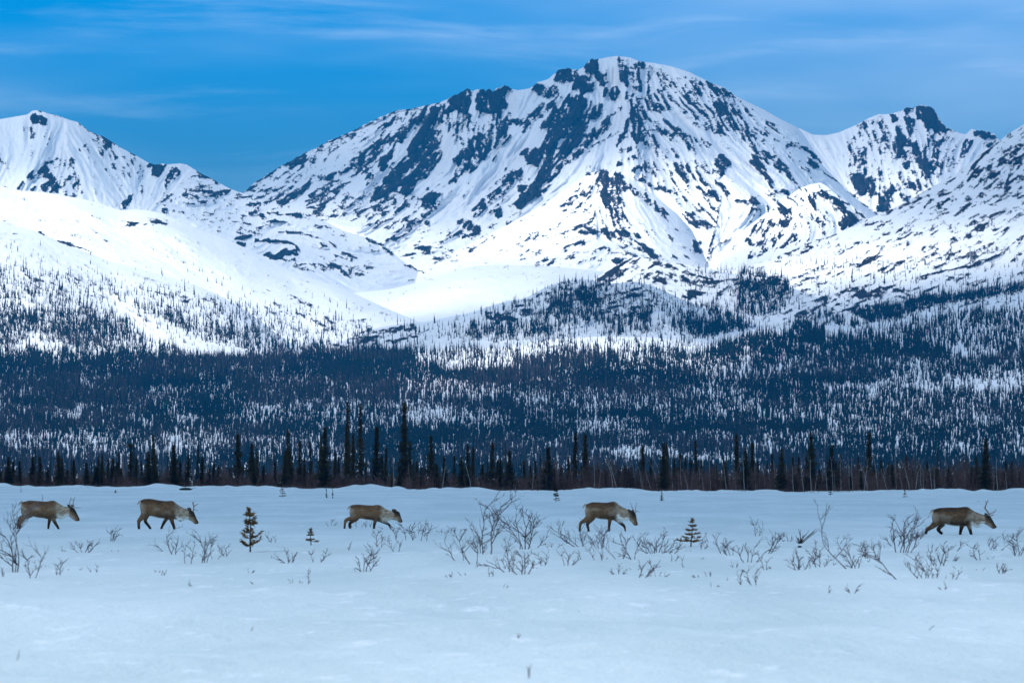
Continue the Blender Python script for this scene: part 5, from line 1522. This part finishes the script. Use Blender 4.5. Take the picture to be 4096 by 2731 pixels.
log_at(742, 1960, 50, 11, 'dark fallen trunk with twigs on the drift above the second caribou')
log_at(3198, 2189, 18, 8, 'dark lump of a stump in the snow between the small spruce and the fifth caribou')
# ------------------------------------------------------------------ caribou
CAR = [
 dict(off=(0, 1980), s=5.88, ground=790, look='first',
  top=[(485,235),(497,185),(530,152),(600,140),(690,120),(800,125),(950,135),(1080,145),(1150,135),(1210,122),(1280,122),(1330,150),(1400,195),(1480,240),(1560,268),(1610,275),(1660,262),(1705,272),(1750,305),(1790,365),(1820,435),(1850,495),(1875,545),(1882,570)],
  bot=[(485,300),(505,420),(560,500),(650,545),(740,525),(790,505),(850,520),(950,535),(1050,545),(1150,562),(1250,560),(1330,545),(1380,545),(1420,565),(1460,572),(1520,540),(1580,500),(1640,505),(1690,540),(1740,585),(1790,612),(1830,612),(1865,600),(1882,580)],
  legs=[('near', [(620,420,190),(570,520,135),(515,600,92),(478,660,72),(480,720,58),(478,800,54)]), ('far', [(620,440,120),(540,505,85),(460,522,70),(435,600,58),(420,700,48),(408,800,50)]),
        ('far', [(1200,480,130),(1165,580,88),(1150,660,70),(1140,720,60),(1132,800,54)]), ('near', [(1230,430,190),(1262,540,118),(1295,620,88),(1335,690,74),(1370,740,62),(1390,800,60)])],
  ant=[[[(1655,262),(1640,200),(1638,150),(1658,90),(1672,35)], [(1652,112),(1700,104),(1740,92)]], [[(1752,288),(1728,215),(1730,160),(1750,105),(1772,80),(1768,38)], [(1752,286),(1800,290),(1860,290),(1912,283)]]],
  ears=[((1655,285),(1592,208)), ((1712,270),(1672,215))], eye=(1722,385), neck=(1330,1640), head=1640, dark=.0, tail=(500,160), mane=1.0),
 dict(off=(500, 1960), s=5.88, ground=910, look='second',
  top=[(345,300),(360,248),(400,220),(470,200),(560,195),(650,205),(750,222),(850,240),(950,250),(1020,250),(1070,243),(1120,247),(1170,275),(1230,325),(1300,370),(1370,405),(1450,435),(1510,458),(1560,468),(1610,490),(1640,540),(1668,620),(1700,690),(1728,735),(1738,755)],
  bot=[(345,340),(362,450),(385,560),(440,640),(520,630),(590,600),(640,612),(700,632),(800,655),(880,662),(960,668),(1020,685),(1100,690),(1170,680),(1220,690),(1270,725),(1310,745),(1370,715),(1440,690),(1500,692),(1560,722),(1610,768),(1650,798),(1700,792),(1725,785),(1738,770)],
  legs=[('near', [(500,480,220),(440,600,150),(375,670,112),(332,720,92),(332,790,74),(338,915,64)]), ('far', [(540,540,140),(475,680,95),(480,745,78),(535,810,70),(575,860,66),(598,915,66)]),
        ('far', [(1010,600,140),(950,700,92),(905,780,74),(872,850,62),(848,915,56)]), ('near', [(1060,520,200),(1095,660,124),(1125,760,88),(1150,830,74),(1172,915,64)])],
  ant=[[[(1608,490),(1620,430),(1622,390),(1608,330),(1602,305),(1580,275)], [(1606,315),(1625,285),(1640,255)], [(1622,385),(1650,355),(1690,338),(1730,315)], [(1618,450),(1660,462),(1725,466)]],
       [[(1608,490),(1620,430),(1620,390),(1610,330),(1604,308),(1583,278)], [(1622,385),(1652,356),(1688,340),(1722,320)], [(1618,452),(1660,463),(1720,463)]]],
  ears=[((1555,480),(1468,408)), ((1560,470),(1498,402))], eye=(1592,578), neck=(1190,1510), head=1510, dark=.25, tail=(352,265), mane=1.0),
 dict(off=(1320, 1980), s=5.88, ground=792, look='third',
  top=[(455,330),(465,268),(500,232),(560,220),(680,213),(800,225),(900,232),(1020,235),(1090,222),(1160,225),(1220,250),(1290,300),(1360,340),(1440,362),(1500,368),(1550,362),(1600,370),(1640,400),(1660,470),(1682,545),(1702,590),(1710,610)],
  bot=[(455,370),(468,470),(520,545),(620,580),(700,552),(750,555),(820,568),(900,580),(1000,590),(1100,600),(1170,602),(1250,615),(1310,632),(1380,605),(1440,575),(1500,578),(1560,595),(1605,625),(1640,648),(1680,642),(1700,632),(1710,618)],
  legs=[('near', [(640,470,190),(540,530,125),(440,560,100),(372,580,84),(356,660,62),(348,730,54),(342,800,54)]), ('far', [(640,530,130),(560,600,88),(480,640,80),(455,690,66),(465,750,58),(474,800,56)]),
        ('near', [(1080,470,180),(1072,580,104),(1050,660,76),(1040,720,64),(1038,800,58)]), ('far', [(1130,560,120),(1210,600,88),(1300,645,74),(1370,672,66),(1412,720,54),(1448,806,44)])],
  ant=[], ears=[((1520,405),(1462,315)), ((1560,375),(1500,320))], eye=(1600,478), neck=(1200,1500), head=1500, dark=.05, tail=(468,270), mane=.55),
 dict(off=(2260, 1980), s=5.88, ground=857, look='fourth',
  top=[(462,290),(478,235),(500,205),(560,188),(640,158),(720,162),(800,162),(900,170),(1000,170),(1050,158),(1110,145),(1160,145),(1210,165),(1260,210),(1330,260),(1400,295),(1470,325),(1540,350),(1600,358),(1640,385),(1668,440),(1680,520),(1692,600),(1706,655),(1716,680)],
  bot=[(462,330),(475,440),(500,530),(560,580),(640,560),(690,520),(740,540),(820,560),(900,570),(1000,572),(1100,592),(1170,580),(1240,560),(1290,570),(1340,595),(1400,605),(1440,585),(1480,572),(1530,602),(1575,650),(1600,692),(1640,718),(1690,712),(1716,695)],
  legs=[('near', [(600,440,220),(540,540,150),(450,600,104),(370,640,84),(352,720,66),(346,790,58),(342,865,56)]), ('far', [(680,500,130),(610,590,100),(530,655,88),(528,710,72),(548,780,60),(560,865,58)]),
        ('near', [(1060,420,190),(1055,560,112),(1045,650,80),(1034,750,62),(1028,865,52)]), ('far', [(1170,520,150),(1245,590,104),(1320,660,86),(1378,705,72),(1408,760,54),(1432,868,46)])],
  ant=[[[(1602,352),(1585,305),(1560,240),(1532,156)]], [[(1652,392),(1664,345),(1656,290),(1670,220),(1684,166)], [(1662,358),(1700,376),(1735,390),(1772,391)], [(1656,388),(1680,406),(1702,405)]]],
  ears=[((1560,405),(1470,325)), ((1608,365),(1590,328))], eye=(1597,490), neck=(1190,1520), head=1520, dark=.35, tail=(470,230), mane=1.0),
 dict(off=(3640, 1960), s=5.158, ground=912, look='fifth',
  top=[(438,480),(455,425),(480,398),(530,380),(590,362),(700,355),(800,350),(900,352),(1000,350),(1060,343),(1120,337),(1190,340),(1240,370),(1290,410),(1370,450),(1450,480),(1520,505),(1600,508),(1650,520),(1690,590),(1722,650),(1752,702),(1778,735),(1786,752)],
  bot=[(438,520),(445,600),(480,690),(560,730),(640,705),(700,690),(770,712),(860,728),(950,740),(1020,732),(1120,742),(1220,725),(1290,715),(1330,752),(1380,774),(1430,762),(1455,708),(1500,692),(1560,702),(1620,738),(1670,775),(1710,796),(1755,786),(1778,772),(1786,762)],
  legs=[('near', [(580,600,210),(500,700,140),(420,765,100),(345,800,84),(325,850,66),(312,905,60)]), ('far', [(700,680,110),(630,745,90),(578,800,86),(610,850,70),(672,898,60)]),
        ('far', [(1100,640,150),(1068,740,98),(1055,800,80),(1042,860,66),(1034,925,62)]), ('near', [(1180,600,200),(1212,720,124),(1226,800,80),(1240,860,68),(1256,925,66)])],
  ant=[[[(1630,500),(1605,450),(1555,395),(1545,370),(1552,310),(1575,250),(1602,196)], [(1570,262),(1552,235),(1550,210)], [(1546,385),(1530,380),(1515,378)], [(1546,352),(1528,350),(1512,350)], [(1636,486),(1700,462),(1745,435),(1768,410),(1752,395)], [(1645,512),(1690,520),(1715,505),(1725,478)]],
       [[(1632,500),(1608,452),(1562,400),(1552,372),(1558,312),(1580,252)], [(1640,488),(1700,466),(1742,440)]]],
  ears=[((1572,560),(1535,455)), ((1600,520),(1560,470))], eye=(1652,598), neck=(1220,1545), head=1545, dark=.8, tail=(455,420), mane=1.0),
]
LBL = ['caribou with two upright forked antlers, last in the line at the left edge', 'caribou with one many-tined antler, second from the left, above the willow pair',
       'smallest caribou, antlerless with a pale face, third in the line', 'pale-chested caribou with thin needle-like antlers, stepping forward fourth from left', 'darkest caribou with the largest swept antlers, leading the line on the right']


def ico(r, sub=2):
    import bmesh
    bm = bmesh.new(); bmesh.ops.create_icosphere(bm, subdivisions=sub, radius=r)
    V = np.array([v.co[:] for v in bm.verts]); T = np.array([[v.index for v in f.verts] for f in bm.faces]); bm.free()
    return V, T


def build_caribou(idx, c):
    ox, oy = c['off']; s = c['s']
    gpy = oy + c['ground'] / s
    xs = [p[0] for p in c['top']]
    cx = ox + (xs[0] + xs[-1]) / 2 / s
    X, Y, Zg = hit_snow(cx, gpy)
    Dm = CAMH * FPX / (gpy - HOR)
    Y = Dm; X = (cx - 2048) / FPX * Y; Zg = float(snow_z(X, Y))
    zoff = CAMH - (gpy - HOR) / FPX * Y      # height of the traced ground line
    m = Y / FPX / s
    def W(x, y, yy=0.0):
        return np.array([(x - (cx - ox) * s) * m, yy, (c['ground'] - y) * m])
    root = bpy.data.objects.new('caribou', None); COL.objects.link(root)
    root.location = (X, Y, zoff)
    # trunk, neck and head: one run of cross sections from rump to nose
    ct = curve(c['top']); cb = curve(c['bot'])
    n = 70
    x0, x1 = xs[0], xs[-1]
    t = np.linspace(0, 1, n); gxx = x0 + (x1 - x0) * t
    L = x1 - x0
    h0, h1 = c['neck']
    WK = [(x0, .04), (x0 + .03 * L, .12), (x0 + .12 * L, .205), (x0 + .3 * L, .235), (x0 + .45 * L, .235), (x0 + .56 * L, .19), (h0 + .2 * (h1 - h0), .14), (h0 + .7 * (h1 - h0), .105), (c['head'] + 10, .10), (c['head'] + .35 * (x1 - c['head']), .098), (c['head'] + .7 * (x1 - c['head']), .062), (x1 - 8, .045), (x1, .02)]
    WK = sorted(WK)
    cw = curve(WK)
    sc_ = (LW := (L * m) / 1.95)
    k = 20; ang = np.linspace(0, 2 * math.pi, k, endpoint=False)
    rings = []
    for gxi in gxx:
        ty, by = float(ct(gxi)), float(cb(gxi))
        cy = (ty + by) / 2; hh = abs(by - ty) / 2 * m
        hw = min(float(cw(gxi)) * sc_, hh * 1.05)
        ctr = W(gxi, cy)
        ca, sa_ = np.cos(ang), np.sin(ang)
        # a little deeper at the belly, narrower along the spine
        prof = np.where(sa_ > 0, 1 - .12 * sa_, 1.0)
        rings.append(np.stack([np.full(k, ctr[0]), ca * hw * prof, ctr[2] + sa_ * hh], 1))
    V = np.concatenate(rings)
    j = np.arange(k); jn = (j + 1) % k
    Q = np.concatenate([np.stack([i * k + j, i * k + jn, (i + 1) * k + jn, (i + 1) * k + j], 1) for i in range(n - 1)])
    V = np.concatenate([V, [rings[0].mean(0)], [rings[-1].mean(0)]])
    T = np.concatenate([np.stack([jn, j, np.full(k, n * k)], 1), np.stack([(n - 1) * k + j, (n - 1) * k + jn, np.full(k, n * k + 1)], 1)])
    mb = MB(); mb.add(V, Q, T)
    for side, pts in c['legs']:
        sy = -0.115 if side == 'near' else 0.115
        P3 = []; RR = []
        for i, (a, b, w) in enumerate(pts):
            f = i / (len(pts) - 1)
            P3.append(W(a, b, sy * (0.75 + .25 * f) * sc_)); RR.append(w * m * .5)
        P3 = np.array(P3); RR = np.array(RR)
        # resample smoothly
        u = np.linspace(0, len(pts) - 1, 26)
        ii = np.arange(len(pts))
        P3 = np.stack([np.interp(u, ii, P3[:, q]) for q in range(3)], 1); RR = np.interp(u, ii, RR)
        for _ in range(2):
            P3[1:-1] = (P3[:-2] + 2 * P3[1:-1] + P3[2:]) / 4
        mb.tube(P3, RR, 12, squash=.78)
    tmp = link('tmp_body', mb.mesh('tmp_body', None))
    md = tmp.modifiers.new('r', 'REMESH'); md.mode = 'VOXEL'; md.voxel_size = 0.013
    ms = tmp.modifiers.new('s', 'SMOOTH'); ms.factor = .5; ms.iterations = 5
    dg = bpy.context.evaluated_depsgraph_get()
    me = bpy.data.meshes.new_from_object(tmp.evaluated_get(dg))
    old = tmp.data
    bpy.data.objects.remove(tmp); bpy.data.meshes.remove(old)
    me.name = 'body'
    co = np.zeros(len(me.vertices) * 3, np.float32); me.vertices.foreach_get('co', co); co = co.reshape(-1, 3)
    # coat
    zx = co[:, 0] / m + (cx - ox) * s; zy = c['ground'] - co[:, 2] / m
    tt = ct(np.clip(zx, x0, x1)); bb = cb(np.clip(zx, x0, x1))
    v = (zy - tt) / np.maximum(bb - tt, 1)               # 0 back, 1 belly
    dk = c['dark']
    nz = fbm(zx / 60.0, zy / 35.0 + co[:, 1] * 5, 4 + idx, 4)
    nz2 = fbm(zx / 150.0, zy / 110.0, 14 + idx, 3)
    brown = np.array([.20, .105, .050]) * (1 - .50 * dk); darkb = np.array([.062, .030, .015]) * (1 - .45 * dk)
    pale = np.array([.54, .42, .29]) * (1 - .15 * dk); whitec = np.array([.88, .80, .68]); legc = np.array([.055, .027, .014]) * (1 - .45 * dk); face = np.array([.030, .020, .015])
    def mixc(A, B, f):
        f = np.clip(f, 0, 1)[:, None]
        return A * (1 - f) + B * f
    col = np.tile(brown, (len(co), 1))
    col = mixc(col, darkb, smooth(.45, .05, v + .12 * nz) * (.75 + .25 * dk) * (.7 + .3 * (nz2 > -.1)))
    col = mixc(col, pale * .62, smooth(.0, .5, nz2) * smooth(.2, .5, v) * .55)
    col = mixc(col, darkb, smooth(.62, .86, v + .06 * nz) * smooth(1.02, .93, v) * (zx > x0 + .28 * L) * (zx < h0) * (.55 + .4 * dk))
    col = mixc(col, whitec * .8, smooth(.93, .99, v) * (v < 1.08) * (zx > x0 + .2 * L) * (zx < x0 + .42 * L) * .9)
    # neck and mane
    fn = smooth(h0 - 60, h0 + 70, zx) * smooth(h1 + 40, h1 - 30, zx)
    col = mixc(col, pale, fn * (.78 - .2 * dk) * (.75 + .4 * nz))
    col = mixc(col, whitec, smooth(h0, h0 + 60, zx) * smooth(h1 + 30, h1 - 40, zx) * smooth(.62, .88, v + .08 * nz) * c['mane'])
    # rump patch
    col = mixc(col, whitec * .9, smooth(x0 + 42, x0 + 8, zx) * smooth(.75, .45, v))
    col = mixc(col, pale * .8, smooth(x0 + .14 * L, x0 + .02 * L, zx) * smooth(.1, .4, v) * smooth(1.0, .7, v) * .6)
    # face
    hx = (zx - c['head']) / (x1 - c['head'])
    fh = smooth(-.05, .15, hx)
    col = mixc(col, brown * 1.1, fh * .75)
    col = mixc(col, face, fh * smooth(.62, .22, v + .05 * nz))
    col = mixc(col, pale * .8, smooth(.0, .15, hx) * smooth(.7, .4, hx) * smooth(.55, .9, v))
    col = mixc(col, face * .6, smooth(.78, .92, hx))
    # legs
    lowb = c['ground'] - (c['ground'] - np.interp(zx, [x0, x0 + L * .5, x1], [bb.max() * 0 + cb(x0 + .3 * L), cb(x0 + .5 * L), cb(x0 + .5 * L)]))
    lg = smooth(-5, 90, zy - np.maximum(lowb, tt)) * (zx < h0 + .45 * (x1 - h0))
    far = smooth(.02, .07, co[:, 1])
    hind = (zx < x0 + .4 * L)
    lc = np.where(hind[:, None] & (far < .5)[:, None], brown[None] * .95, legc[None])
    col = col * (1 - np.clip(lg, 0, 1)[:, None]) + lc * np.clip(lg, 0, 1)[:, None]
    col = mixc(col, legc * .7, smooth(c['ground'] - 170, c['ground'] - 20, zy) * lg)
    col = np.clip(col * (1 + .34 * nz)[:, None], .003, 1)
    at = me.attributes.new('fur', 'FLOAT_VECTOR', 'POINT'); at.data.foreach_set('vector', col.astype(np.float32).ravel())
    me.materials.clear(); me.materials.append(M['fur'])
    me.polygons.foreach_set('use_smooth', np.ones(len(me.polygons), bool))
    me.update()
    link('body', me, root)
    # antlers
    for a, beams in enumerate(c['ant']):
        mb = MB(); yy = (-.05 if a == 1 or len(c['ant']) == 1 else .05)
        if idx == 4: yy = -.05 if a == 0 else .06
        if idx == 1: yy = -.05 if a == 0 else .05
        for bi, bm_ in enumerate(beams):
            arr = np.array([W(p[0], p[1], 0) for p in bm_])
            kk = len(arr); u = np.linspace(0, kk - 1, kk * 3)
            arr = np.stack([np.interp(u, np.arange(kk), arr[:, q]) for q in range(3)], 1)
            hgt = (arr[:, 2] - arr[0, 2]) if bi == 0 else (arr[:, 2] - W(*beams[0][0])[2])
            arr[:, 1] = yy + np.sign(yy) * .25 * np.clip(hgt, 0, 1) ** .8 * (1 if bi != len(beams) - 1 or len(beams) == 1 else .4)
            for _ in range(2): arr[1:-1] = (arr[:-2] + 2 * arr[1:-1] + arr[2:]) / 4
            r0 = (.017 if bi == 0 else .012) * (1.15 if idx == 4 else .95)
            if idx == 3: r0 *= .72
            mb.tube(arr, r0 * (1 - .55 * np.linspace(0, 1, len(arr))), 6)
        link('antler', mb.mesh('antler', M['antler'], True), root)
    # ears
    for a, (b0, b1) in enumerate(c['ears']):
        yy = -.075 if a == 0 else .06
        p0 = W(b0[0], b0[1], yy * .8); p1 = W(b1[0], b1[1], yy * 1.5)
        tt_ = np.linspace(0, 1, 7)
        pts = p0 + (p1 - p0) * tt_[:, None]
        rad = np.array([.020, .034, .042, .042, .034, .020, .004]) * (1.0 if a == 0 else .8)
        mb = MB(); mb.tube(pts, rad, 8, squash=.42)
        link('ear', mb.mesh('ear', M['earfur'], True), root)
    # eyes, tail
    for sy in (-1, 1):
        Vv, Tt = ico(.018)
        e = W(c['eye'][0], c['eye'][1], sy * .088 * sc_)
        link('eye', make_mesh('eye', Vv, None, Tt, M['dark'], True), root, tuple(e))
    mb = MB(); p = W(c['tail'][0], c['tail'][1], 0)
    t5 = np.linspace(0, 1, 6)
    mb.tube(p + np.stack([.04 - .10 * t5 - .02 * t5, 0 * t5, .02 + .01 * t5 - .14 * t5 ** 2], 1), np.array([.02, .034, .036, .03, .02, .006]), 8)
    link('tail', mb.mesh('tail', M['tailfur'], True), root)
    tag(root, LBL[idx], 'caribou', 'caribou walking in line across the snow')
    # the snow closes round the hooves: lower the figure to the real surface where it dips
    root.location.z = zoff + min(0.0, Zg - zoff) * 0.5
    return root


for i_, c_ in enumerate(CAR):
    build_caribou(i_, c_)

# ------------------------------------------------------------------ air between the camera and the mountains
def build_haze():
    x0, x1, y0, y1, z0, z1 = -17000, 17000, -5000, 25000, -4.0, 900.0
    V = [(x0, y0, z0), (x1, y0, z0), (x1, y1, z0), (x0, y1, z0), (x0, y0, z1), (x1, y0, z1), (x1, y1, z1), (x0, y1, z1)]
    F = [(0, 3, 2, 1), (4, 5, 6, 7), (0, 1, 5, 4), (1, 2, 6, 5), (2, 3, 7, 6), (3, 0, 4, 7)]
    m = bpy.data.materials.new('haze_air'); m.use_nodes = True
    w = NT(m.node_tree)
    v = w.n('ShaderNodeVolumePrincipled')
    v.inputs['Color'].default_value = (0.008, 0.41, 0.90, 1)
    v.inputs['Density'].default_value = 0.000062
    v.inputs['Anisotropy'].default_value = 0.0
    o = w.n('ShaderNodeOutputMaterial')
    w.l(v.outputs[0], o.inputs['Volume'])
    me = make_mesh('haze', V, F, None, m)
    tag(link('haze', me), 'thin blue air filling the whole valley', 'haze', None, 'stuff')


build_haze()
